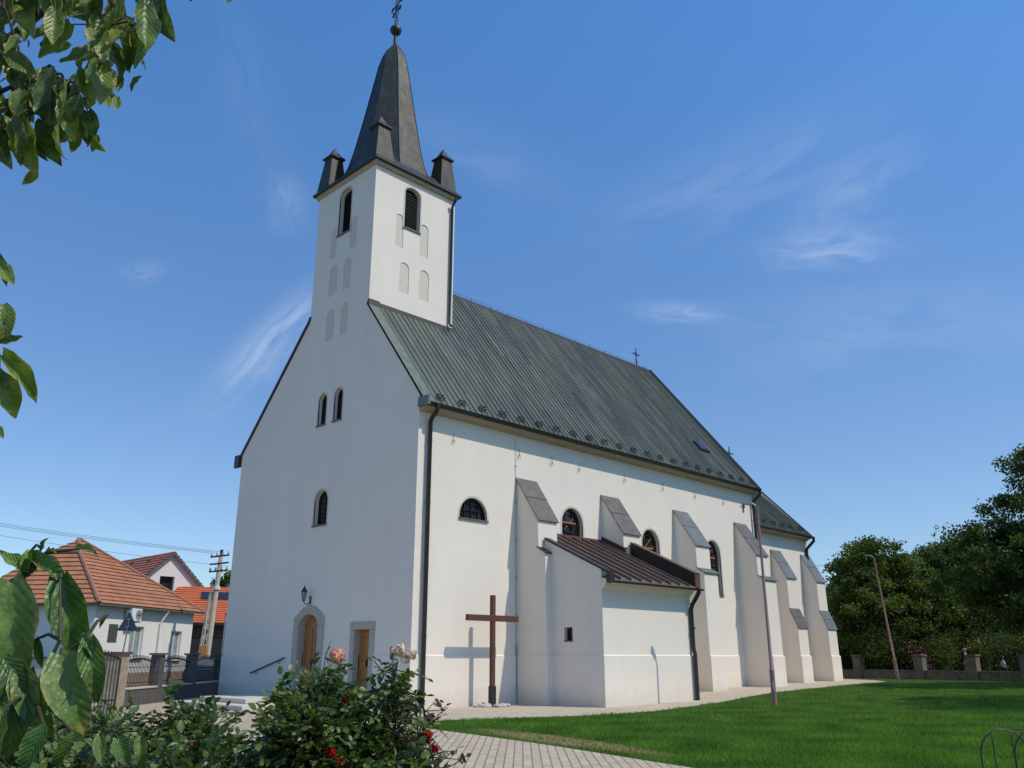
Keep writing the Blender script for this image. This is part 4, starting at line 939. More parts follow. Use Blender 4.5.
# low stone wall with pillars, right
WA, WB = S(57, 20.6), S(45.5, 29.5)
wl = thing('stone_wall', 'low rubble stone wall with square pillars beyond the lawn', 'wall', WA)
dv = (WB-WA); un = dv.normalized(); pn = Vector((-un.y, un.x, 0))
obj('wall', MB().obox(WA-pn*.16-Z*.3, dv, pn*.32, Z*.74), WALLSTONE, wl)
obj('coping', MB().obox(WA-pn*.2+Z*.442, dv, pn*.4, Z*.07), WALLSTONE, wl)
for t_ in (-.02, .118, .388, .599, .792, 1.0):
    p = WA+dv*t_
    q = obj('pillar', MB().obox(p-un*.27-pn*.27-Z*.3, un*.54, pn*.54, Z*1.6), WALLSTONE, wl, bevel=.02)
    obj('pillar_cap', MB().obox(p-un*.32-pn*.32+Z*1.302, un*.64, pn*.64, Z*.09), WALLSTONE, q)

# people
SKIN = simple('skin', (.45, .26, .18), (.40, .22, .15), .6, 20, bs=0)
def person(base, face, h, top, legs, label, stride=.2, hair=(.02, .015, .01)):
    b_ = Vector(base); t_ = thing('person', label, 'person', base); f = Vector(face).normalized(); s_ = Z.cross(f)
    k = h/1.75
    def w_(a, c, z): return b_+f*a*k+s_*c*k+Z*z*k
    def skin(name, V, Ed, Rr, mat):
        me = bpy.data.meshes.new(name); me.from_pydata([tuple(v) for v in V], Ed, []); o = bpy.data.objects.new(name, me); COL.objects.link(o); o.parent = t_; o.location = -wloc(t_)
        me.materials.append(mat); o.modifiers.new('skin', 'SKIN'); sv = me.skin_vertices[0].data
        for i, r_ in enumerate(Rr): sv[i].radius = (r_*k, r_*k*.9)
        sv[0].use_root = True
        o.modifiers.new('sub', 'SUBSURF').levels = 2; o.modifiers['sub'].render_levels = 2; return o
    st = stride
    V = [w_(0, 0, .95), w_(0, .1, .9), w_(st*.6, .1, .5), w_(st, .1, .09), w_(st+.14, .11, .04), w_(0, -.1, .9), w_(-st*.3, -.1, .5), w_(-st, -.1, .1), w_(-st+.14, -.11, .04),
         w_(0, 0, 1.15), w_(.01, 0, 1.38), w_(.02, 0, 1.5), w_(.03, 0, 1.6), w_(.04, 0, 1.7), w_(.0, .2, 1.4), w_(-.04, .25, 1.12), w_(.1, .24, .9), w_(.14, .24, .82), w_(.0, -.2, 1.4), w_(.02, -.25, 1.12), w_(.16, -.22, .92), w_(.2, -.22, .84)]
    Ed = [(0,1),(1,2),(2,3),(3,4),(0,5),(5,6),(6,7),(7,8),(0,9),(9,10),(10,11),(11,12),(12,13),(10,14),(14,15),(15,16),(16,17),(10,18),(18,19),(19,20),(20,21)]
    Rr = [.12,.085,.06,.04,.035,.085,.06,.04,.035,.12,.14,.055,.085,.07,.05,.042,.033,.03,.05,.042,.033,.03]
    skin('body', V, Ed, Rr, SKIN)
    skin('shirt', [w_(0,0,.98), w_(0,0,1.15), w_(.01,0,1.38), w_(0,.2,1.4), w_(-.03,.24,1.17), w_(0,-.2,1.4), w_(.01,-.24,1.17)], [(0,1),(1,2),(2,3),(3,4),(2,5),(5,6)], [.145,.145,.16,.07,.06,.07,.06], top)
    skin('trousers', [w_(0,0,.97), w_(0,.1,.88), w_(st*.6,.1,.5), w_(st*.98,.1,.12), w_(0,-.1,.88), w_(-st*.3,-.1,.5), w_(-st*.98,-.1,.13)], [(0,1),(1,2),(2,3),(0,4),(4,5),(5,6)], [.14,.1,.076,.06,.1,.076,.06], legs)
    hd = MB().lathe([(.001, -.02), (.09, .0), (.108, .04), (.1, .09), (.06, .125), (.001, .135)], w_(.02, 0, 1.66), 10)
    obj('hair', hd, simple('hair', hair, hair, .6, 10, bs=0), t_, smooth=True)
person(S(53.0, 27.05), -RIGHT+AHEAD*.5, 1.72, simple('red_cloth', (.60, .05, .05), (.5, .035, .035), .9, 6), simple('grey_cloth', (.2, .2, .2), (.15, .15, .15), .9, 6), 'person in a red shirt walking behind the low stone wall', hair=(.25, .22, .18))
person(S(52.0, 28.65), RIGHT, 1.25, simple('white_cloth', (.72, .7, .74), (.6, .6, .62), .9, 6), simple('black_cloth', (.02, .02, .025), (.015, .015, .015), .9, 6), 'person in a white shirt and dark trousers behind the wall, right of the pillar', .1)

# black wire hoop edging by the lawn, lower right
hb = site(4.2, 2.30, 0); hp = thing('wire_hoop_border', 'black iron hoop border with upright wires beside the lawn', 'garden border', hb)
hm = MB(); vr = MB()
for k in range(4):
    c_ = hb+RIGHT*(k*.155-.045); r_ = .112; zt = 1.17
    hm.tube([c_-RIGHT*r_, c_-RIGHT*r_+Z*zt] + [c_-RIGHT*r_*math.cos(q)+Z*(zt+r_*1.0*math.sin(q)) for q in np.linspace(.2, math.pi-.2, 10)] + [c_+RIGHT*r_+Z*zt, c_+RIGHT*r_], .0038, 6)
    for u in (-.05, .04): vr.tube([c_+RIGHT*u, c_+RIGHT*u+Z*(zt+.09)], .0028, 5)
hm.tube([hb+RIGHT*.0+Z*1.283, hb+RIGHT*.62+Z*1.283], .0035, 6)
obj('hoops', hm, IRON, hp); obj('uprights', vr, IRON, hp)

# ------------------------------------------------------------------ houses, left
hd_ = 36.8
def house_frame(a, deg): 
    h = R(deg); return Vector(a), Vector((math.cos(h), math.sin(h), 0)), Vector((-math.sin(h), math.cos(h), 0))
A, E1, E2 = house_frame(site(46, -21.75, 0), 34.8); A = A+E1*.45+E2*.45; HA = A.copy()
HZ = 4.3; HL, HW = 9.9, 8.0
h1 = thing('house', 'white corner house with a weathered orange tiled hip roof', 'house', HA)
hw_ = obj('wall', MB().obox(A-Z*.2, E1*HL, E2*HW, Z*(HZ+.2)), HOUSEW, h1)
hc = MB()
WIN1 = [(3.3, 4.6, 1.5, 3.25), (7.5, 8.7, 1.4, 3.1)]
for (u0, u1, v0, v1) in WIN1: hc.obox(A+E1*u0-E2*.2+Z*v0, E1*(u1-u0), E2*.45, Z*(v1-v0))
WINW = [(1.9, 2.5, 2.75, 3.5), (4.0, 4.5, 2.75, 3.5)]
for (u0, u1, v0, v1) in WINW: hc.obox(A+E2*u0-E1*.2+Z*v0, E2*(u1-u0), E1*.45, Z*(v1-v0))
cut(hw_, hc)
for (u0, u1, v0, v1) in WIN1:
    wn = obj('window', MB().obox(A+E1*u0+E2*.2+Z*v0, E1*(u1-u0), E2*.03, Z*(v1-v0)), GLASSPALE, h1)
    f = MB(); t_ = .07
    for uu in (u0, (u0+u1)/2-t_/2, u1-t_): f.obox(A+E1*uu+E2*.14+Z*v0, E1*t_, E2*.059, Z*(v1-v0))
    for vv in (v0, v1-t_): f.obox(A+E1*(u0+t_)+E2*.145+Z*vv, E1*(u1-u0-2*t_), E2*.052, Z*t_)
    obj('window_frame', f, WHITEPAINT, wn); obj('sill', MB().obox(A+E1*(u0-.08)-E2*.1+Z*(v0-.08), E1*(u1-u0+.16), E2*.3, Z*.05), CAPBROWN, wn)
for (u0, u1, v0, v1) in WINW:
    wn = obj('window', MB().obox(A+E2*u0+E1*.2+Z*v0, E2*(u1-u0), E1*.03, Z*(v1-v0)), GLASSDARK, h1)
obj('window', MB().obox(A+E1*1.3-E2*.02+Z*2.35, E1*.8, E2*.03, Z*.95), GLASSDARK, h1)
obj('socle', MB().obox(A-E1*.05-E2*.05-Z*.2, E1*(HL+.1), E2*(HW+.1), Z*.95), simple('orange_beige_socle', (.42, .28, .17), (.34, .22, .14), .9, 4), h1)
obj('downpipe', MB().tube([A+E1*6.3-E2*.42+Z*(HZ-.05), A+E1*6.25-E2*.3+Z*(HZ-.3), A+E1*6.1-E2*.09+Z*(HZ-.8), A+E1*6.1-E2*.09], .06, 8), WHITEPAINT, h1)
def uvroof(name, faces, mat, par, th=.0):
    m_ = MB()
    for f in faces: m_.add(f, [tuple(range(len(f)))])
    me = m_.mesh(name); me.update(); box_uv(me, 1.0); return obj(name, me, mat, par)
def clip(poly, g, lo, hi):
    for sgn, lim in ((1, lo), (-1, -hi)):
        o = []
        for i in range(len(poly)):
            a, b = poly[i], poly[(i+1) % len(poly)]; da, db = sgn*a.dot(g)-lim, sgn*b.dot(g)-lim
            if da >= 0: o.append(a)
            if da*db < 0: o.append(a.lerp(b, da/(da-db)))
        poly = o
        if len(poly) < 3: return []
    return poly
def courses(name, faces, mat, par, step=.34, lift=.055):
    m_ = MB()
    for f in faces:
        f = [Vector(p) for p in f]; n_ = Vector((0, 0, 0))
        for i in range(len(f)): n_ += (f[i]-f[0]).cross(f[(i+1) % len(f)]-f[0])
        n_.normalize(); 
        if n_.z < 0: n_ = -n_; f = f[::-1]
        g = (Z - n_*n_.z).normalized(); lo = min(p.dot(g) for p in f); hi = max(p.dot(g) for p in f); k = lo
        while k < hi:
            q = clip(f, g, k, k+step)
            if len(q) >= 3:
                up_q = [p + n_*lift*(1-(p.dot(g)-k)/step) for p in q]; m_.add(up_q, [tuple(range(len(q)))])
                for i in range(len(q)):
                    j = (i+1) % len(q)
                    if abs(q[i].dot(g)-k) < 1e-4 and abs(q[j].dot(g)-k) < 1e-4: m_.add([q[i]-n_*.01, q[j]-n_*.01, up_q[j], up_q[i]], [(0, 1, 2, 3)])
            k += step
    me = m_.mesh(name); me.update(); box_uv(me, 1.0); return obj(name, me, mat, par)
ov = .45
def hp_(u, v, z): return A+E1*u+E2*v+Z*z
ze = HZ+.0
e0, e1, e2, e3 = hp_(-ov, -ov, ze), hp_(HL+ov, -ov, ze), hp_(HL+ov, HW+ov, ze), hp_(-ov, HW+ov, ze)
zt = 7.25; ti = 1.9
q0, q3 = hp_(ti, 2.9, zt), hp_(ti, HW-2.9, zt)       # half hip top edge
pk0, pk1 = hp_(3.1, HW/2, 8.15), hp_(3.3, HW/2, 8.15)
rf = courses('roof', [[e0, e1, pk1, pk0, q0], [e2, e3, q3, pk0, pk1], [e3, e0, q0, q3], [e1, e2, pk1], [q0, pk0, q3]], TILEOLD, h1)
obj('roof_underside', MB().add([e0-Z*.06, e1-Z*.06, e2-Z*.06, e3-Z*.06], [(3, 2, 1, 0)]).obox(e0-Z*.1, e1-e0, E2*.06, Z*.09).obox(e0-Z*.1, E1*.06, e3-e0, Z*.09), CAPBROWN, rf)
rt = MB()
for a_, b_ in ((e0, q0), (q0, pk0), (pk0, pk1), (pk1, e1), (q0, q3)): rt.tube([a_+Z*.03, a_.lerp(b_, .5)+Z*.04, b_+Z*.03], .11, 6)
obj('ridge_tiles', rt, simple('ridge_clay', (.36, .17, .11), (.25, .11, .07), .85, 5), rf)
ac = obj('air_conditioner', MB().obox(A+E1*2.5-E2*.5+Z*3.5, E1*.95, E2*.4, Z*.68), WHITEPAINT, h1, bevel=.02)
fm = MB(); fc_ = A+E1*3.15-E2*.505+Z*3.84
for r_ in (.26, .18, .1): fm.tube([fc_+E1*r_*math.cos(q)+Z*r_*math.sin(q) for q in np.linspace(0, 2*math.pi, 15)], .014, 5)
for q in range(4): fm.tube([fc_-E1*.26*math.cos(q*math.pi/4)-Z*.26*math.sin(q*math.pi/4), fc_+E1*.26*math.cos(q*math.pi/4)+Z*.26*math.sin(q*math.pi/4)], .012, 4)
obj('fan_grille', fm, IRON, ac)
obj('bracket', MB().obox(A+E1*2.6-E2*.5+Z*3.43, E1*.06, E2*.5, Z*.06).obox(A+E1*3.3-E2*.5+Z*3.43, E1*.06, E2*.5, Z*.06), GALV, ac)
# front extension wall left (lit lower part with tiled coping)
lw = thing('garden_wall', 'low pale garden wall with a tiled top beside the corner house', 'wall', hp_(-2.2, 1, 0))
obj('wall', MB().obox(hp_(-2.4, .4, -.1), E2*10, E1*.3, Z*1.6), simple('cream_render', (.62, .55, .42), (.53, .46, .35), .9, 4), lw)
obj('coping', MB().obox(hp_(-2.48, .35, 1.502), E2*10.1, E1*.46, Z*.1), CAPBROWN, lw)

# second house: gable with attic window
B_ = site(66, -25.6, .3); B0, F1, F2 = house_frame(B_, 100)
# its gable faces toward the viewer's right
ap = site(64, -25.3, 8.35); gl = (RIGHT*.72-AHEAD*.69).normalized(); gdir = (RIGHT*.69+AHEAD*.72).normalized()
h2 = thing('house', 'second house with a white gable and small attic window under a red roof', 'house', (ap.x, ap.y, .3))
gc = Vector((ap.x, ap.y, 0)); gw, gh, gz0 = 4.6, 8.95, 4.6
gp = [(-gw, 0), (gw, 0), (gw, gz0), (0, gh), (-gw, gz0)]
w2 = obj('wall', MB().prism(gp, gc, gdir, Z, -gl*11), plaster('pinkish_render', (.74, .70, .66), (.68, .63, .59)), h2)
w2c = MB().obox(gc-gdir*.75+gl*.2+Z*5.75, gdir*1.1, -gl*.6, Z*1.5); cut(w2, w2c)
wn = obj('attic_window', MB().obox(gc-gdir*.75-gl*.32+Z*5.75, gdir*1.1, -gl*.04, Z*1.5), GLASSDARK, h2)
obj('window_frame', MB().obox(gc-gdir*.75-gl*.26+Z*5.75, gdir*.08, -gl*.06, Z*1.5).obox(gc+gdir*.27-gl*.26+Z*5.75, gdir*.08, -gl*.06, Z*1.5), CAPBROWN, wn)
rsl = (gh-gz0)/gw; R0 = gc+gl*.3; RL = -gl*11.6
courses('roof', [[R0-gdir*(gw+.5)+Z*(gz0-.5*rsl+.1), R0+Z*(gh+.1), R0+RL+Z*(gh+.1), R0+RL-gdir*(gw+.5)+Z*(gz0-.5*rsl+.1)],
                [R0+gdir*(gw+.5)+Z*(gz0-.5*rsl+.1), R0+RL+gdir*(gw+.5)+Z*(gz0-.5*rsl+.1), R0+RL+Z*(gh+.1), R0+Z*(gh+.1)]], TILERED, h2)
obj('verge_board', MB().obox(R0-gdir*(gw+.5)+Z*(gz0-.5*rsl-.12), gdir*(gw+.5)+Z*(gh-gz0+.5*rsl), -gl*.08, Z*.2).obox(R0+gdir*(gw+.5)+Z*(gz0-.5*rsl-.12), -gdir*(gw+.5)+Z*(gh-gz0+.5*rsl), -gl*.08, Z*.2), CAPBROWN, h2)
for k in range(3):
    p = R0-gl*(3.0+k*3.0)-gdir*.7+Z*(gh-.7*rsl+.1)
    obj('roof_vent', MB().obox(p, gl*.22, gdir*.2, Z*.22), DARKMETAL, h2)
# third house: bright orange roof
h3b = site(61, -21.9, .3)
h3 = thing('house', 'low house with a bright new orange roof beside the utility pole', 'house', h3b)
o3 = Vector((h3b.x, h3b.y, 0)); u3 = (RIGHT*.93+AHEAD*.36).normalized(); v3 = Vector((-u3.y, u3.x, 0))
if v3.dot(AHEAD) < 0: v3 = -v3
def q3_(u, v, z): return o3+u3*u+v3*v+Z*z
obj('wall', MB().obox(q3_(-2.6, 0, 0), u3*12, v3*9, Z*3.85), simple('brown_wall', (.16, .11, .08), (.12, .08, .06), .85, 4), h3)
eo = .5
f0, f1, f2, f3 = q3_(-2.6-eo, -eo, 3.82), q3_(9.4+eo, -eo, 3.82), q3_(9.4+eo, 9+eo, 3.82), q3_(-2.6-eo, 9+eo, 3.82)
k0, k1 = q3_(-1.4, 4.5, 6.6), q3_(9.4+eo, 4.5, 6.6)
rf3 = courses('roof', [[f0, f1, k1, k0], [f2, f3, k0, k1], [f3, f0, k0], [f1, f2, k1]], TILENEW, h3)
obj('fascia', MB().obox(f0-Z*.14, f1-f0, v3*.05, Z*.135), DARKMETAL, rf3)
sv_ = (k1-f1); nrm = (f1-f0).cross(k1-f1).normalized(); nrm = nrm if nrm.z > 0 else -nrm
pv = f0.lerp(f1, .33)+(k0-f0).dot(v3)*v3*.0
up = Vector((v3.x*5.0, v3.y*5.0, 2.78)); 
obj('solar_panel', MB().obox(q3_(.2, -eo, 3.82)+up*.62+nrm*.05, u3*2.4, up*.2, nrm*.06), GLASSDARK, h3)
sdh = MB().lathe([(.05, 0), (.3, .05), (.36, .14)], q3_(2.9, -eo, 3.82)+up*.62+Z*.1, 12)
obj('satellite_dish', sdh, WHITEPAINT, h3)
wn = obj('window', MB().obox(q3_(3.1, -.04, 2.0), u3*.95, v3*.03, Z*1.5), GLASSPALE, h3)
obj('window_frame', MB().obox(q3_(3.02, -.07, 1.95), u3*.1, v3*.09, Z*1.6).obox(q3_(3.95, -.07, 1.95), u3*.1, v3*.09, Z*1.6).obox(q3_(3.5, -.07, 1.95), u3*.08, v3*.09, Z*1.6).obox(q3_(3.02, -.065, 3.5), u3*1.03, v3*.08, Z*.08), WHITEPAINT, wn)
obj('garage_door', MB().obox(q3_(-.2, -.05, .3), u3*2.6, v3*.04, Z*2.6), DARKMETAL, h3)

# utility pole and its wires
PB = site(53, -18.25, .35)
up_ = thing('utility_pole', 'tall pale concrete utility pole with crossarms behind the dark fence', 'utility pole', PB)
PT = PB+Z*7.25+RIGHT*.3
pm = MB().tube([PB-Z*.4, PB+Z*5.7+RIGHT*.23, PT], [.2, .14, .12], 10)
for k in range(9): pm.obox(PB-AHEAD*.245-RIGHT*.04+Z*(.4+k*.6), RIGHT*.08, AHEAD*.03, Z*.35)
obj('pole', pm, CONCRETE, up_)
obj('strut', MB().tube([PB-RIGHT*.42-AHEAD*.1-Z*.3, PB-RIGHT*.2+Z*3.6, PB-RIGHT*.1+Z*5.0], [.15, .11, .09], 10), CONCRETE, up_)
xa = (RIGHT*.8-AHEAD*.6).normalized()
cm = MB()
for z_ in (7.1, 6.2, 6.65): cm.obox(PB+RIGHT*.28-xa*.95+Z*z_-AHEAD*.25, xa*1.9, AHEAD*.09, Z*.09)
cm.tube([PT-Z*.05, PT+Z*.3], .1, 8); obj('crossarms', cm, IRON, up_)
for z_ in (7.19, 6.29):
    for u in (-.85, -.3, .3, .85): obj('insulator', MB().lathe([(.04, 0), (.07, .05), (.05, .12), (.06, .16), (.02, .2)], PB+RIGHT*.28+xa*u+Z*z_-AHEAD*.2, 8), CONCRETE, up_)
obj('junction_box', MB().obox(PB-AHEAD*.42-RIGHT*.32+Z*1.05, RIGHT*.5, AHEAD*.2, Z*.85), simple('orange_box_paint', (.5, .24, .08), (.42, .19, .06), .6, 6), up_, bevel=.02)
obj('pole_collar', MB().tube([PB+RIGHT*.21+Z*5.15, PB+RIGHT*.22+Z*5.35], .22, 10), WHITEPAINT, up_)
PB2 = site(44, -46, .3)
up2 = thing('utility_pole', 'second concrete utility pole left of the picture carrying the same wires', 'utility pole', PB2)
obj('pole', MB().tube([PB2-Z*.4, PB2+Z*11.7], [.22, .14], 10), CONCRETE, up2)
obj('crossarms', MB().obox(PB2-xa*.95+Z*11.3, xa*1.9, AHEAD*.09, Z*.09).obox(PB2-xa*.95+Z*10.7, xa*1.9, AHEAD*.09, Z*.09), IRON, up2)
def cable(a, b, sag, r, label, n=14):
    a, b = Vector(a), Vector(b); pts = [a.lerp(b, i/n)-Z*sag*4*(i/n)*(1-i/n) for i in range(n+1)]
    o = obj('power_line', MB().tube(pts, r, 5), IRON); tag(o, label, 'cable', 'overhead wires')
for i, (u, z_, z2) in enumerate(((-.85, 7.38, 9.45), (-.3, 7.38, 9.45), (.3, 7.38, 9.45), (.85, 6.48, 8.85))):
    cable(PB+RIGHT*.28+xa*u+Z*z_-AHEAD*.2, PB2+xa*u+Z*(z2+2.0), .5, .009, ['upper overhead wire above the orange roofs', 'upper overhead wire above the orange roofs', 'upper overhead wire above the orange roofs', 'lowest overhead wire above the orange roofs'][i])
cable(site(80, 5, 9.2), site(64, 50, 9.6), .5, .016, 'overhead wire crossing in front of the dark trees at right')
# traffic sign seen from behind
sb = site(40, -17.65, .3); sg = thing('road_sign', 'triangular road sign seen from its grey back on a thin pole', 'road sign', sb)
obj('pole', MB().tube([sb-Z*.3, sb+Z*2.95+RIGHT*.22], .03, 8), GALV, sg)
tq = sb+Z*2.42+RIGHT*.16+AHEAD*.05
obj('sign_plate', MB().prism([(-.42, 0), (.42, 0), (.45, .05), (.04, .8), (-.04, .8), (-.45, .05)], tq, RIGHT, Z, AHEAD*.02), simple('sign_back_grey', (.085, .10, .125), (.07, .085, .105), .5, 5, bs=0), sg)
obj('bracket', MB().obox(tq-RIGHT*.12+Z*.15-AHEAD*.03, RIGHT*.24, AHEAD*.03, Z*.05).obox(tq-RIGHT*.12+Z*.5-AHEAD*.03, RIGHT*.24, AHEAD*.03, Z*.05), GALV, sg)
# thin grey post near the church corner
tb = site(47, -15.35, .35); tp = thing('street_post', 'thin grey post between the utility pole and the church corner', 'post', tb)
obj('pole', MB().tube([tb-Z*.2, tb+Z*3.4], .035, 8), GALV, tp); obj('cap', MB().lathe([(.045, 0), (.05, .05), (.01, .08)], tb+Z*3.4, 8), IRON, tp)

# iron fence with dark stone pillars
FZ = .0
fence = thing('iron_fence', 'black iron fence with arched bars between dark stone pillars', 'fence', site(30, -13.12, 0))
def fpt(d): return site(d, -13.12, 0)
pill = [29.6, 33, 36.5, 40, 43.5]
for d in pill:
    p = fpt(d)
    q = obj('pillar', MB().obox(p-AHEAD*.19-RIGHT*.19-Z*.2, AHEAD*.38, RIGHT*.38, Z*1.86), DARKSTONE, fence, bevel=.015)
    obj('pillar_cap', MB().obox(p-AHEAD*.25-RIGHT*.25+Z*1.662, AHEAD*.5, RIGHT*.5, Z*.07), DARKSTONE, q)
for a_, b_ in zip(pill, pill[1:]):
    p, q = fpt(a_+.19), fpt(b_-.19); dd = q-p; ln3 = dd.length; u_ = dd/ln3
    obj('kerb_wall', MB().obox(p-RIGHT*.17-Z*.2, dd, RIGHT*.34, Z*.74), DARKSTONE, fence)
    obj('kerb_coping', MB().obox(p-RIGHT*.2+Z*.542, dd, RIGHT*.4, Z*.05), CONCRETE, fence)
    m_ = MB(); n = 26
    def topz(t_): return 1.38+.16*math.sin(math.pi*t_)
    for k in range(1, n): m_.tube([p+dd*k/n+Z*.6, p+dd*k/n+Z*(topz(k/n)+.12)], .014, 4)
    m_.tube([p+dd*t_+Z*topz(t_) for t_ in np.linspace(0, 1, 13)], .03, 6); m_.tube([p+Z*.74, q+Z*.74], .015, 5); m_.tube([p+Z*1.25, q+Z*1.25], .012, 5)
    obj('iron_panel', m_, IRON, fence)
# gate leaf and its pale pillar, nearer than the fence
gp_ = site(25.0, -11.1, 0)
gpl = thing('gate_pillar', 'pale stone gate pillar with a red brown cap behind the iron gate', 'gate pillar', gp_)
obj('pillar', MB().obox(gp_-AHEAD*.25-RIGHT*.25-Z*.2, AHEAD*.5, RIGHT*.5, Z*1.86), simple('sandy_stone', (.36, .29, .2), (.22, .175, .12), .9, 4, bs=.5, bscale=10, bd=.03), gpl)
obj('pillar_cap', MB().obox(gp_-AHEAD*.3-RIGHT*.3+Z*1.662, AHEAD*.6, RIGHT*.6, Z*.07), BROWNFLASH, gpl)
g0 = site(22.6, -11.2, .02); g1 = site(22.4, -9.85, .02)
gt = thing('iron_gate', 'open black iron gate leaf with arched top and thin bars', 'gate', g0)
m_ = MB(); dd = g1-g0; n = 15
def gtop(t_): return 1.5+.2*math.cos((t_-.35)*2.2)
for k in range(1, n): m_.tube([g0+dd*k/n+Z*.08, g0+dd*k/n+Z*(gtop(k/n)+.1)], .013, 4)
obj('bars', m_, IRON, gt)
fr_ = MB().tube([g0+dd*t_+Z*gtop(t_) for t_ in np.linspace(0, 1, 11)], .024, 6).tube([g0+Z*.05, g0+Z*gtop(0)], .024, 6).tube([g1+Z*.05, g1+Z*gtop(1)], .024, 6).tube([g0+Z*.1, g1+Z*.1], .02, 6).tube([g0+Z*.55, g1+Z*.55], .016, 6)
obj('gate_frame', fr_, IRON, gt)
# low verge of grass along the house
a, b, c, d = (site(q, l, .03) for q, l in ((31, -15.2), (46, -15.0), (52, -19), (44, -21.5)))
vgr = struct('grass_verge', MB().add([a, b, c, d], [(0, 1, 2, 3)]), FARG)

# parked dark car behind the fence
cb0 = site(46.5, -15.4, .05); car = thing('parked_car', 'dark parked car behind the iron fence near the utility pole', 'car', cb0)
cu, cv = AHEAD, -RIGHT
side = [(0, .35), (0, .8), (.15, .92), (1.0, 1.0), (1.7, 1.48), (3.1, 1.5), (3.8, 1.05), (4.2, .95), (4.25, .4), (3.7, .3), (.5, .3)]
CARM, _t, _p = new_mat('dark_car_paint'); _p.inputs['Base Color'].default_value = (.012, .014, .018, 1); _p.inputs['Roughness'].default_value = .2; _p.inputs['Coat Weight'].default_value = .6
obj('body', MB().prism(side, cb0, cu, Z, cv*1.75), CARM, car, bevel=.06, seg=2)
sw = [(1.2, 1.06), (1.78, 1.42), (3.02, 1.43), (3.6, 1.08)]
obj('side_windows', MB().prism(sw, cb0-cv*.01, cu, Z, cv*1.77), GLASSDARK, car)
obj('windscreen', MB().obox(cb0+cu*1.02+Z*1.035+cv*.15, cu*.62+Z*.425, cv*1.45, Vector((-.02*cu.x, -.02*cu.y, .025))), GLASSPALE, car)
for u in (.85, 3.35):
    for v in (.0, 1.6):
        wh = obj('wheel', MB().tube([cb0+cu*u+cv*(v-.02)+Z*.31, cb0+cu*u+cv*(v+.18)+Z*.31], .31, 18), simple('rubber', (.02, .02, .02), (.015, .015, .015), .9, 8, bs=0), car)
        obj('rim', MB().tube([cb0+cu*u+cv*(v-.035)+Z*.31, cb0+cu*u+cv*(v+.195)+Z*.31], .19, 14), GALV, wh)

# ------------------------------------------------------------------ foreground: broad-leaved tree overhead, left
LT = [broad_leaf(.45, .15, seed=1, width=.7, wav=.05), broad_leaf(.7, .3, seed=2, wav=.09, width=.5), broad_leaf(1.1, .4, seed=3, wav=.1, width=.45), broad_leaf(.6, -.15, seed=4, width=.55, wav=.08)]
tb_ = site(2.6, -3.1, 0)
ft = thing('broadleaf_tree', 'broad leaved tree whose leafy branches hang into the upper left corner', 'tree', tb_)
trunk = MB().tube([tb_-Z*.2, tb_+Z*1.2+RIGHT*.05, tb_+Z*2.6+RIGHT*.12, tb_+Z*4.4+RIGHT*.3], [.17, .14, .12, .06], 12)
limbs = [[tb_+Z*2.5+RIGHT*.1, site(2.6, -2.4, 3.5), site(2.5, -1.95, 3.92), site(2.5, -1.6, 4.02), site(2.5, -1.38, 4.04), site(2.5, -1.25, 4.0)],
         [tb_+Z*2.2+RIGHT*.1, site(2.5, -2.4, 3.0), site(2.5, -2.0, 3.35), site(2.5, -1.75, 3.5), site(2.5, -1.55, 3.48)],
         [tb_+Z*1.6+RIGHT*.08, site(2.5, -2.4, 2.3), site(2.42, -1.9, 2.6), site(2.4, -1.66, 2.55), site(2.4, -1.6, 2.45)],
         [tb_+Z*2.9+RIGHT*.1, site(2.9, -2.2, 3.9), site(2.7, -1.7, 4.15), site(2.6, -1.4, 4.2)]]
for l_ in limbs: trunk.tube(l_, list(np.linspace(.04, .003, len(l_))**1.0 * np.linspace(1, .45, len(l_))), 7)
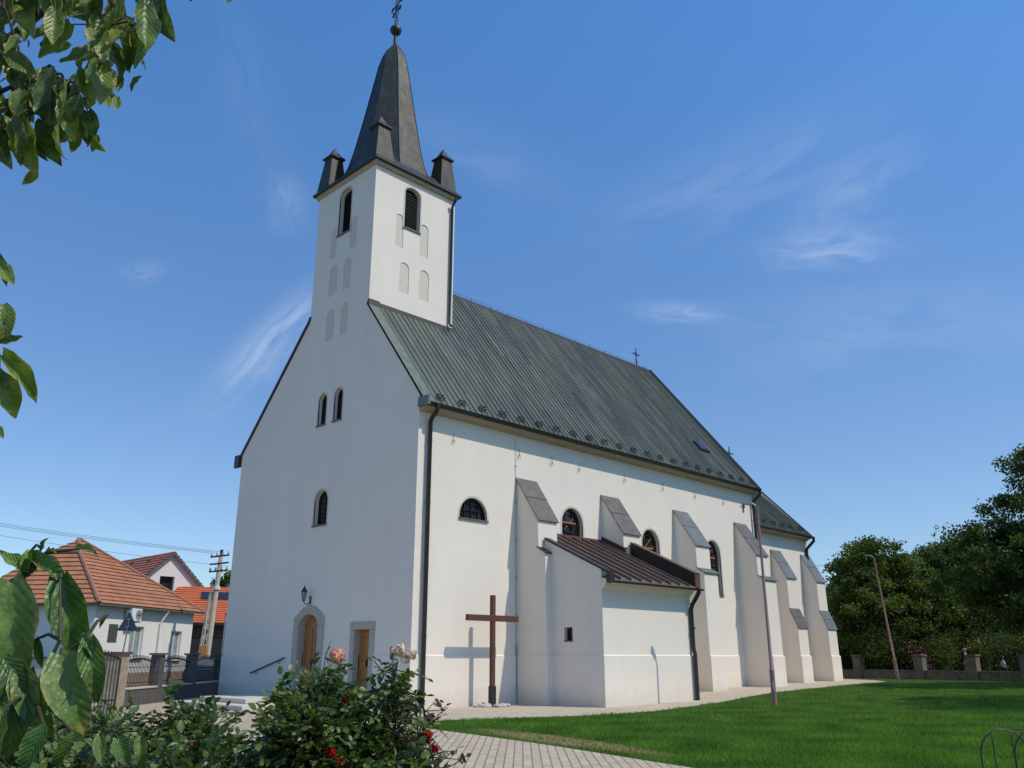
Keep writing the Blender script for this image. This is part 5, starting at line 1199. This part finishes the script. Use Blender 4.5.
# hanging leaves: distance ahead, metres right, height of the leaf base, and the run of its blade
HANG = [(2.38, -1.267, 3.742, 0.01, -0.204), (2.47, -1.271, 3.898, 0.046, -0.218), (2.44, -1.287, 3.839, 0.014, -0.108), (2.49, -1.431, 3.645, 0.078, -0.101), (2.47, -1.438, 3.565, 0.05, -0.151), (2.49, -1.462, 3.388, 0.053, -0.12), (2.49, -1.646, 3.498, 0.048, -0.082), (2.53, -1.571, 3.384, 0.018, -0.113), (2.52, -1.621, 3.356, 0.048, -0.139), (2.46, -1.67, 3.334, 0.048, -0.175), (2.41, -1.374, 3.747, -0.014, -0.147), (2.59, -1.541, 3.885, -0.006, -0.158), (2.6, -1.466, 3.986, -0.007, -0.138), (2.47, -1.721, 3.302, 0.037, -0.148), (2.54, -1.805, 3.862, -0.128, -0.062), (2.39, -1.401, 3.526, 0.001, -0.113), (2.39, -1.547, 3.473, -0.016, -0.163), (2.48, -1.687, 3.9, 0.035, -0.142), (2.6, -1.641, 3.589, -0.054, -0.087), (2.43, -1.686, 3.319, 0.069, -0.139), (2.44, -1.457, 3.687, 0.071, -0.134), (2.61, -1.644, 3.44, -0.026, -0.143), (2.37, -1.478, 3.414, 0.008, -0.124), (2.55, -1.875, 4.039, 0.068, -0.107), (2.53, -1.864, 3.959, 0.015, -0.131), (2.49, -1.858, 3.399, -0.05, -0.08), (2.51, -1.939, 3.837, 0.098, -0.168), (2.68, -2.093, 3.988, -0.022, -0.11), (2.42, -1.86, 3.95, -0.029, -0.175), (2.48, -1.758, 4.016, -0.025, -0.137), (2.48, -1.618, 4.052, -0.016, -0.123), (2.45, -1.617, 3.779, 0.009, -0.157), (2.41, -1.451, 3.387, -0.031, -0.092), (2.61, -1.66, 3.617, -0.112, -0.101), (2.52, -1.749, 3.585, 0.015, -0.138), (2.38, -1.753, 3.284, 0.093, -0.108), (2.45, -1.753, 3.585, 0.105, -0.066), (2.53, -1.888, 3.372, -0.024, -0.14), (2.53, -1.776, 3.716, -0.08, -0.124), (2.4, -1.587, 3.433, -0.022, -0.098), (2.49, -1.499, 3.557, 0.042, -0.157), (2.52, -1.827, 3.966, -0.055, -0.116), (2.53, -1.799, 3.886, 0.065, -0.142), (2.53, -1.477, 3.694, -0.111, -0.101), (2.37, -1.799, 3.791, -0.031, -0.098), (2.63, -1.381, 4.193, 0.125, -0.14), (2.51, -1.719, 3.504, 0.038, -0.123), (2.63, -1.542, 4.168, 0.066, -0.177), (2.7, -1.774, 4.109, 0.122, -0.153), (2.49, -1.442, 3.845, 0.006, -0.114), (2.41, -1.796, 3.862, 0.088, -0.121), (2.56, -1.78, 4.06, -0.003, -0.13), (2.49, -1.492, 3.661, 0.05, -0.123), (2.47, -1.779, 3.914, -0.021, -0.118), (2.43, -1.663, 3.429, -0.003, -0.104), (2.62, -1.834, 4.035, 0.09, -0.167), (2.47, -1.763, 4.0, -0.071, -0.134), (2.4, -1.448, 3.802, -0.03, -0.098), (2.47, -1.348, 3.759, -0.026, -0.166), (2.42, -1.703, 3.645, 0.009, -0.123), (2.51, -1.666, 3.33, 0.044, -0.107), (2.47, -1.575, 3.478, -0.103, -0.03), (2.43, -1.856, 3.754, -0.041, -0.142), (2.54, -1.599, 3.57, -0.029, -0.137), (2.45, -1.554, 3.454, 0.021, -0.144), (2.55, -1.743, 3.917, 0.098, -0.054), (2.59, -1.559, 3.971, -0.018, -0.177), (2.47, -1.739, 3.97, -0.008, -0.168), (2.45, -1.308, 3.692, -0.052, -0.145), (2.51, -1.666, 3.578, 0.066, -0.104), (2.56, -1.487, 3.74, 0.091, -0.104), (2.5, -1.483, 3.549, -0.05, -0.134), (2.51, -1.739, 3.435, -0.118, -0.083), (2.5, -1.586, 3.764, -0.094, -0.129), (2.52, -1.566, 4.087, 0.015, -0.136), (2.54, -1.842, 3.969, 0.074, -0.155), (2.45, -1.545, 3.864, -0.041, -0.096), (2.47, -1.45, 4.026, 0.035, -0.119), (2.5, -1.637, 3.892, -0.004, -0.147), (2.45, -1.34, 3.723, 0.027, -0.13), (2.51, -1.498, 3.408, 0.019, -0.117), (2.54, -1.904, 3.582, 0.074, -0.089), (2.5, -1.697, 3.974, -0.04, -0.133), (2.46, -1.737, 3.404, 0.003, -0.171), (2.45, -1.576, 3.464, -0.013, -0.15), (2.62, -1.448, 3.871, 0.007, -0.133), (2.56, -1.703, 3.55, 0.011, -0.113), (2.42, -1.387, 3.965, 0.006, -0.116), (2.44, -1.705, 3.298, 0.001, -0.126), (2.63, -1.708, 3.911, 0.16, -0.009), (2.61, -1.847, 3.4, 0.058, -0.102), (2.51, -1.71, 3.521, 0.077, -0.17), (2.58, -1.655, 3.59, 0.047, -0.128), (2.4, -1.498, 3.279, -0.004, -0.104), (2.5, -1.772, 3.606, 0.051, -0.137), (2.55, -1.817, 3.449, 0.075, -0.128), (2.37, -1.815, 3.588, 0.102, -0.081), (2.45, -1.417, 3.606, -0.057, -0.086), (2.55, -1.768, 3.469, 0.041, -0.166), (2.58, -1.805, 3.659, 0.052, -0.16), (2.46, -1.832, 3.3, -0.071, -0.061), (2.52, -1.645, 4.048, 0.019, -0.137), (2.61, -1.476, 3.865, -0.055, -0.098), (2.47, -1.778, 3.49, -0.012, -0.107), (2.41, -1.508, 3.357, 0.044, -0.104), (2.5, -1.441, 3.898, -0.007, -0.121)]
EDGE = [(2.4, -1.612, 2.774, 0.069, -0.089), (2.4, -1.623, 2.798, 0.06, -0.086), (2.4, -1.563, 2.628, 0.027, -0.115), (2.4, -1.588, 2.612, 0.042, -0.092), (2.4, -1.549, 2.504, 0.07, 0.013), (2.4, -1.535, 2.459, 0.127, -0.111), (2.4, -1.531, 2.402, 0.045, -0.115), (2.4, -1.545, 2.417, 0.05, -0.047), (2.4, -1.519, 2.247, 0.038, -0.048), (2.4, -1.585, 2.497, 0.039, -0.111)]
rg = np.random.default_rng(21); tw = MB(); data = [([], [], [], []) for _ in LT]
nodes = [l_[i].lerp(l_[i+1], q) for l_ in limbs for i in range(1, len(l_)-1) for q in (0, .33, .66)] + [l_[-1] for l_ in limbs]
for k, (d_, l_, z_, dl_, dz_) in enumerate(HANG + EDGE):
    p = site(d_, l_, z_); T = RIGHT*dl_+Z*dz_+AHEAD*float(rg.normal()*.03)
    Nn = -AHEAD*1.0+RIGHT*float(rg.normal()*.7)+Z*float(rg.normal()*.5+.1); i = (0, 0, 3, 3, 1, 2)[rg.integers(0, 6)]
    if k >= len(HANG): i = (0, 1, 3, 2)[k % 4]; Nn = -AHEAD+RIGHT*.5+Z*.3
    a = data[i]; a[0].append(p); a[1].append(T); a[2].append(Nn); a[3].append(T.length*1.06)
    j = min(nodes, key=lambda q: (q-p).length); tw.tube([j, j.lerp(p, .55)+Z*.03, p], [.005, .0035, .002], 5)
    if rg.random() < .55: nodes.append(j.lerp(p, .6)+Z*.02)
obj('trunk', trunk, BARK, ft, smooth=True)
obj('twigs', tw, TWIG, ft)
for i in range(len(LT)):
    P, T, Nn, S_ = data[i]
    if P: leaves('foliage', np.array(P), np.array(T), np.array(Nn), S_, LT[i], LEAF_BIG, ft, smooth=True)
# a second, looser layer of smaller leaves behind the first
r3 = np.random.default_rng(61); B3 = [([], [], []), ([], [], [])]; B3S = [[], []]
for (d_, l_, z_, dl_, dz_) in HANG:
    if l_ > -1.36: continue
    k = int(r3.integers(0, 2))
    B3[k][0].append(site(d_+.16+r3.random()*.12, l_*1.055+float(r3.normal()*.05), z_+.07+float(r3.normal()*.05))); B3[k][1].append(RIGHT*float(r3.normal()*.6)+Z*(-1.0)+AHEAD*float(r3.normal()*.3)); B3[k][2].append(-AHEAD+RIGHT*float(r3.normal()*.9)+Z*float(r3.normal()*.8)); B3S[k].append(float(r3.uniform(.06, .105)))
for k in (0, 1): leaves('foliage', np.array(B3[k][0]), np.array(B3[k][1]), np.array(B3[k][2]), B3S[k], LT[3*k], LEAF_BIG, ft, smooth=True)
# crown above the picture, shading the hanging leaves
n = 700; Pq = np.array([site(rg.uniform(1.7, 3.0), rg.uniform(-3.9, -1.1), rg.uniform(4.35, 5.4)) for _ in range(n)])
leaves('crown', Pq, rg.normal(size=(n, 3))+np.array([0, 0, -.8]), rg.normal(size=(n, 3))+np.array([0, 0, 1.0]), rg.uniform(.09, .15, n), LT[0], LEAF_BIG, ft, smooth=True)

# large-leaved shrub, lower left, curling leaves on upright shoots
sb_ = site(1.75, -1.25, 0)
ls_ = thing('broadleaf_shrub', 'shrub with big curled green leaves on upright shoots at the lower left', 'shrub', sb_)
shoots = [[sb_, site(1.68, -1.1, .9), site(1.6, -.982, 1.544), site(1.6, -.938, 1.69), site(1.6, -.902, 1.744), site(1.6, -.879, 1.793)],
          [site(1.6, -.902, 1.744), site(1.6, -.866, 1.786), site(1.6, -.807, 1.792)],
          [sb_, site(1.6, -1.05, .8), site(1.55, -.93, 1.4), site(1.55, -.873, 1.497), site(1.55, -.822, 1.545), site(1.55, -.785, 1.603), site(1.55, -.749, 1.628)],
          [sb_, site(1.6, -1.0, .9), site(1.55, -.884, 1.466), site(1.55, -.828, 1.529), site(1.55, -.792, 1.628), site(1.57, -.82, 1.735)],
          [sb_, site(1.75, -1.0, .8), site(1.8, -.85, 1.3), site(1.8, -.80, 1.46), site(1.8, -.74, 1.46)]]
m_ = MB()
for s_ in shoots: m_.tube(s_, list(np.linspace(.007, .002, len(s_))), 6)
# (ahead, right, height) of the leaf base, run of the blade, length, form, facing (right, up, toward viewer)
BIG = [
    ((1.6, -.897, 1.771), (.098, -.031, -.02), .103, 2, (0, .8, .8)),
    ((1.6, -.835, 1.735), (.076, -.161, -.02), .178, 1, (.3, .15, 1)),
    ((1.6, -.888, 1.749), (-.066, .030, -.02), .072, 3, (.2, .6, .8)),
    ((1.6, -.9, 1.786), (.003, -.060, -.02), .060, 2, (.3, .2, 1)),
    ((1.55, -.894, 1.726), (.043, -.181, -.02), .186, 0, (.1, .3, 1)),
    ((1.6, -.958, 1.717), (.039, -.157, -.02), .162, 0, (.1, .2, 1)),
    ((1.5, -.817, 1.576), (-.003, -.139, -.02), .139, 0, (.25, .35, 1)),
    ((1.5, -.827, 1.582), (.073, -.115, -.02), .136, 1, (-.1, .5, 1)),
    ((1.5, -.763, 1.603), (.067, -.125, -.02), .142, 0, (.2, .4, 1)),
    ((1.5, -.719, 1.627), (.042, -.103, -.02), .111, 1, (.4, .2, 1)),
    ((1.5, -.733, 1.627), (.046, -.024, -.02), .052, 2, (.1, .7, .7)),
    ((1.5, -.737, 1.547), (-.022, -.046, -.02), .051, 3, (.2, .6, .8)),
    ((1.4, -.718, 1.496), (-.023, -.066, -.02), .070, 0, (.1, .6, .9)),
    ((1.5, -.869, 1.582), (.046, -.112, -.02), .121, 3, (.2, .3, 1)),
    ((1.45, -.694, 1.482), (-.027, -.058, -.02), .064, 1, (.1, .6, .9)),
    ((1.8, -.776, 1.448), (.037, -.054, -.02), .065, 0, (.1, .4, 1)),
    ((1.8, -.733, 1.453), (.020, -.063, -.02), .066, 1, (.3, .4, 1)),
    ((1.8, -.812, 1.453), (.021, -.059, -.02), .063, 3, (.2, .4, 1)),
    ((1.6, -.88, 1.801), (.017, .011, -.02), .020, 2, (.5, .3, .7)),
    ((1.6, -.866, 1.786), (.028, .009, -.02), .029, 2, (.2, .8, .5)),
    ((1.6, -.811, 1.79), (.048, .007, -.02), .049, 2, (0, .8, .5)),
    ((1.6, -.913, 1.735), (-.027, -.036, -.02), .045, 3, (.2, .5, .9)),
    ((1.5, -.854, 1.595), (.053, -.063, -.02), .082, 0, (.1, .3, 1)),
    ((1.55, -.726, 1.595), (-.012, -.066, -.02), .067, 3, (.3, .3, 1)),
    ((1.4, -.788, 1.522), (.003, -.083, -.02), .083, 1, (.2, .4, 1)),
    ((1.6, -.863, 1.629), (.031, -.048, -.02), .057, 2, (.2, .5, .8)),
    ((1.6, -.738, 1.673), (-.010, -.027, -.02), .029, 2, (.3, .5, .8)),
]
by = {}
for (b_, t_, s_, k, f_) in BIG:
    p = site(*b_); T = RIGHT*t_[0]+Z*t_[1]+AHEAD*t_[2]; Nn = RIGHT*f_[0]+Z*f_[1]-AHEAD*f_[2]
    by.setdefault(k, []).append((p, T, Nn, s_))
    j = min((q for sh in shoots for q in sh[1:]), key=lambda q: (q-p).length); m_.tube([j, j.lerp(p, .5)+Z*.01, p], [.004, .003, .0025], 5)
obj('shoots', m_, STALK, ls_)
for k, L_ in by.items():
    leaves('foliage', [a[0] for a in L_], [a[1] for a in L_], [a[2] for a in L_], [a[3] for a in L_], LT[k], LEAF_SHRUB, ls_, smooth=True)

# ------------------------------------------------------------------ roses
def petal_tmpl(cup, w_=.5):
    vs, fs = [], []
    for i in range(5):
        t_ = i/4
        for j in range(5):
            c = (j-2)/2; ww = w_*(math.sin(math.pi*(.12+.75*t_)))**.7
            vs.append((c*ww, t_*math.cos(cup*t_), t_*math.sin(cup*t_)*.8+c*c*ww*.45-.08*max(0, t_-.75)*4*.3))
    for i in range(4):
        for j in range(4): fs.append((i*5+j, i*5+j+1, i*5+j+6, i*5+j+5))
    return vs, fs
PT_ = [petal_tmpl(.5), petal_tmpl(1.0), petal_tmpl(1.35)]
def rose(par, pos, r, mat, up, seed, name='rose_flower'):
    rg = np.random.default_rng(seed); up = Vector(up).normalized(); a = up.orthogonal().normalized(); b = up.cross(a)
    me_all = []; P, T, Nn, S_ = [], [], [], []
    for ring, (nn, lean, sz, off) in enumerate(((6, 1.25, 1.0, 0), (6, .85, .92, .1), (5, .5, .8, .18), (5, .22, .62, .25), (3, .05, .45, .3))):
        for k in range(nn):
            q = 2*math.pi*(k+.5*ring)/nn+rg.normal()*.15; o_ = a*math.cos(q)+b*math.sin(q); ln4 = lean*rg.uniform(.8, 1.15)
            T.append(o_*math.sin(ln4)+up*math.cos(ln4)); Nn.append(up*math.sin(ln4)-o_*math.cos(ln4)); P.append(Vector(pos)+up*off*r*.6+o_*.06*r); S_.append(sz*r*rg.uniform(.85, 1.1))
    o = leaves(name, P, T, Nn, S_, PT_[1], mat, par, smooth=True); return o
def rose_bush(base, stems, label, seed, nleaf, mat=LEAF_ROSE, fill=(), lsz=.046):
    rg = np.random.default_rng(seed); t_ = thing('rose_bush', label, 'rose bush', base); m_ = MB(); P, T, Nn, S_ = [], [], [], []
    tips = []
    segs = []
    for e in stems:
        e = Vector(e); b_ = Vector(base)+Vector((rg.normal()*.08, rg.normal()*.08, -.05)); mid = b_.lerp(e, .55)+Vector((rg.normal()*.06, rg.normal()*.06, .06))
        pts = [b_, b_.lerp(mid, .5), mid, mid.lerp(e, .5)+Vector((rg.normal()*.02, rg.normal()*.02, 0)), e]
        m_.tube(pts, [.012, .010, .008, .005, .003], 6); segs += list(zip(pts[1:], pts[2:]))[0:]; tips.append(e)
    obj('stems', m_, STALK, t_)
    sub = MB()
    nl = nleaf
    while nl > 0:
        a_, b_ = segs[rg.integers(0, len(segs))]; u = rg.random(); p = a_.lerp(b_, u)
        if p.z < 1.08 and rg.random() < .9: continue
        ww = .05+.14*max(0, (1.65-p.z))
        d_ = Vector((rg.normal(), rg.normal(), rg.normal()*.5+.15)).normalized()*rg.uniform(.03, .03+ww); c_ = p+d_
        axis = (d_.normalized()+Vector(rg.normal(size=3))*.35).normalized(); sd2 = axis.orthogonal().normalized(); sd2.rotate(Matrix.Rotation(rg.random()*6.28, 3, axis))
        up = Vector((rg.normal()*.5, rg.normal()*.5, 1.0)); sd2 = axis.cross(up).normalized(); nrm = sd2.cross(axis)
        s0 = lsz*rg.uniform(.7, 1.25)
        for (k, s2, ln5) in ((1.0, 0, 1.0), (.55, .75, .9), (.55, -.75, .9), (.15, .7, .75), (.15, -.7, .75)):
            q = c_+axis*s0*k*1.3; tt = (axis*(1 if s2 == 0 else .35)+sd2*s2)
            P.append(q); T.append(tt+Vector(rg.normal(size=3))*.12-Z*.15); Nn.append(nrm+Vector(rg.normal(size=3))*.25); S_.append(s0*ln5*rg.uniform(.8, 1.1)); nl -= 1
        sub.tube([p, c_, c_+axis*s0*1.3], [.0022, .0018, .0012], 3)
    obj('leaf_stalks', sub, STALK, t_)
    P = np.array(P); 
    leaves('foliage', P, np.array(T), np.array(Nn), np.array(S_), ROSELEAF, mat, t_)
    return t_
rg = np.random.default_rng(33)
def bushstems(d0, l0, l1, ztop, n, seed, dz=.12, dd=.35):
    r2 = np.random.default_rng(seed); o = []
    for i in range(n):
        f = (i+.5)/n; l = l0+(l1-l0)*f; o.append(site(d0+r2.uniform(-dd, dd), l+r2.normal()*.03, ztop(f)+r2.uniform(-dz, .03)))
    return o
# peach rose bush, centre
def outline(pts):
    ls_o = [p[0] for p in pts]; zs_o = [p[1] for p in pts]
    return lambda l: float(np.interp(l, ls_o, zs_o))
def bush_tips(d0, dd, l0, l1, top, n, seed, low=.16):
    r2 = np.random.default_rng(seed); o = []
    for i in range(n):
        l = r2.uniform(l0, l1); o.append(site(d0+r2.uniform(-dd, dd), l, top(l)-.02-low*r2.random()**1.5))
    return o
T1 = outline([(-.95, 1.18), (-.90, 1.27), (-.82, 1.37), (-.73, 1.46), (-.66, 1.51), (-.61, 1.49), (-.56, 1.38), (-.49, 1.43), (-.45, 1.37), (-.40, 1.33), (-.30, 1.28)])
rb1 = rose_bush(site(3.1, -.65, 0), bush_tips(3.05, .25, -.93, -.40, T1, 46, 3) + [site(2.95, -.60, 1.555), site(3.0, -.64, 1.53), site(3.0, -.49, 1.47), site(3.0, -.70, 1.5)], 'full rose bush with one peach rose on top, in front of the church doors', 5, 21000, lsz=.029)
rose(rb1, site(2.86, -.567, 1.588), .046, PETAL_PEACH, RIGHT*.35-AHEAD*.75+Z*.6, 1)
rose(rb1, site(2.8, -.546, 1.322), .024, PETAL_RED, -AHEAD+Z*.2, 2); rose(rb1, site(2.8, -.525, 1.298), .026, PETAL_RED, -AHEAD+RIGHT*.3, 3); rose(rb1, site(2.8, -.56, 1.325), .018, PETAL_RED, -AHEAD-RIGHT*.3+Z*.3, 13)
rose(rb1, site(2.9, -.535, 1.462), .02, PETAL_DARK, -AHEAD*.6+Z*.6, 4)
# cream rose bush, right
T2 = outline([(-.46, 1.33), (-.38, 1.34), (-.30, 1.28), (-.24, 1.2)])
rb2 = rose_bush(site(3.1, -.36, 0), bush_tips(3.05, .15, -.45, -.28, T2, 14, 4, .12) + [site(3.0, -.385, 1.585), site(3.0, -.40, 1.53), site(3.0, -.375, 1.54)], 'slender rose bush with a cream cluster on a tall stem and red roses', 6, 4600, lsz=.028)
for k, (l_, z_, r_) in enumerate(((-.345, 1.60, .036), (-.37, 1.612, .034), (-.395, 1.612, .022), (-.362, 1.585, .03))): rose(rb2, site(2.99, l_, z_), r_, PETAL_CREAM if k != 2 else PETAL_PEACH, -AHEAD*.8+Z*.5+RIGHT*(.3 if l_ > -.37 else -.3), 20+k)
rose(rb2, site(2.95, -.268, 1.36), .025, PETAL_RED, -AHEAD+Z*.3, 5); rose(rb2, site(2.95, -.252, 1.32), .024, PETAL_RED, -AHEAD+RIGHT*.5, 6); rose(rb2, site(2.95, -.27, 1.345), .018, PETAL_RED, -AHEAD, 7)
rb2b = rose_bush(site(3.2, -.29, 0), [site(3.1, -.33, 1.45), site(3.1, -.315, 1.44), site(3.1, -.30, 1.43), site(3.1, -.285, 1.41), site(3.1, -.30, 1.38)], 'small rose shoot with dark red young leaves at the right of the roses', 16, 420, LEAF_ROSERED, lsz=.026)
# low bush, left
T3 = outline([(-2.6, 1.38), (-1.94, 1.39), (-1.6, 1.39), (-1.5, 1.37), (-1.45, 1.30), (-1.41, 1.38), (-1.3, 1.43), (-1.18, 1.41), (-1.12, 1.33), (-1.05, 1.25)])
rb3 = rose_bush(site(3.6, -1.7, 0), bush_tips(3.4, .35, -2.4, -1.06, T3, 80, 7, .2), 'broad low rose bush with small dark red roses at the lower left', 7, 34000, lsz=.031)
rose(rb3, site(2.9, -1.0, 1.327), .026, PETAL_RED, -AHEAD+Z*.3, 8); rose(rb3, site(2.9, -.952, 1.295), .023, PETAL_RED, -AHEAD+Z*.3, 9); rose(rb3, site(2.9, -1.01, 1.30), .018, PETAL_DARK, -AHEAD, 10)
T4 = outline([(-1.5, 1.33), (-1.1, 1.32), (-.85, 1.29), (-.7, 1.22)])
rb4 = rose_bush(site(2.7, -1.0, 0), bush_tips(2.65, .2, -1.35, -.78, T4, 26, 9, .1) + [site(2.85, -.99, 1.32), site(2.85, -.95, 1.29), site(2.85, -1.0, 1.29)], 'low bright green rose bush with a tiny yellow flower at the bottom edge', 8, 12000, lsz=.03)
rose(rb4, site(2.4, -1.0, 1.3), .018, PETAL_YEL, -AHEAD+Z*.5, 11)

bpy.context.view_layer.update()
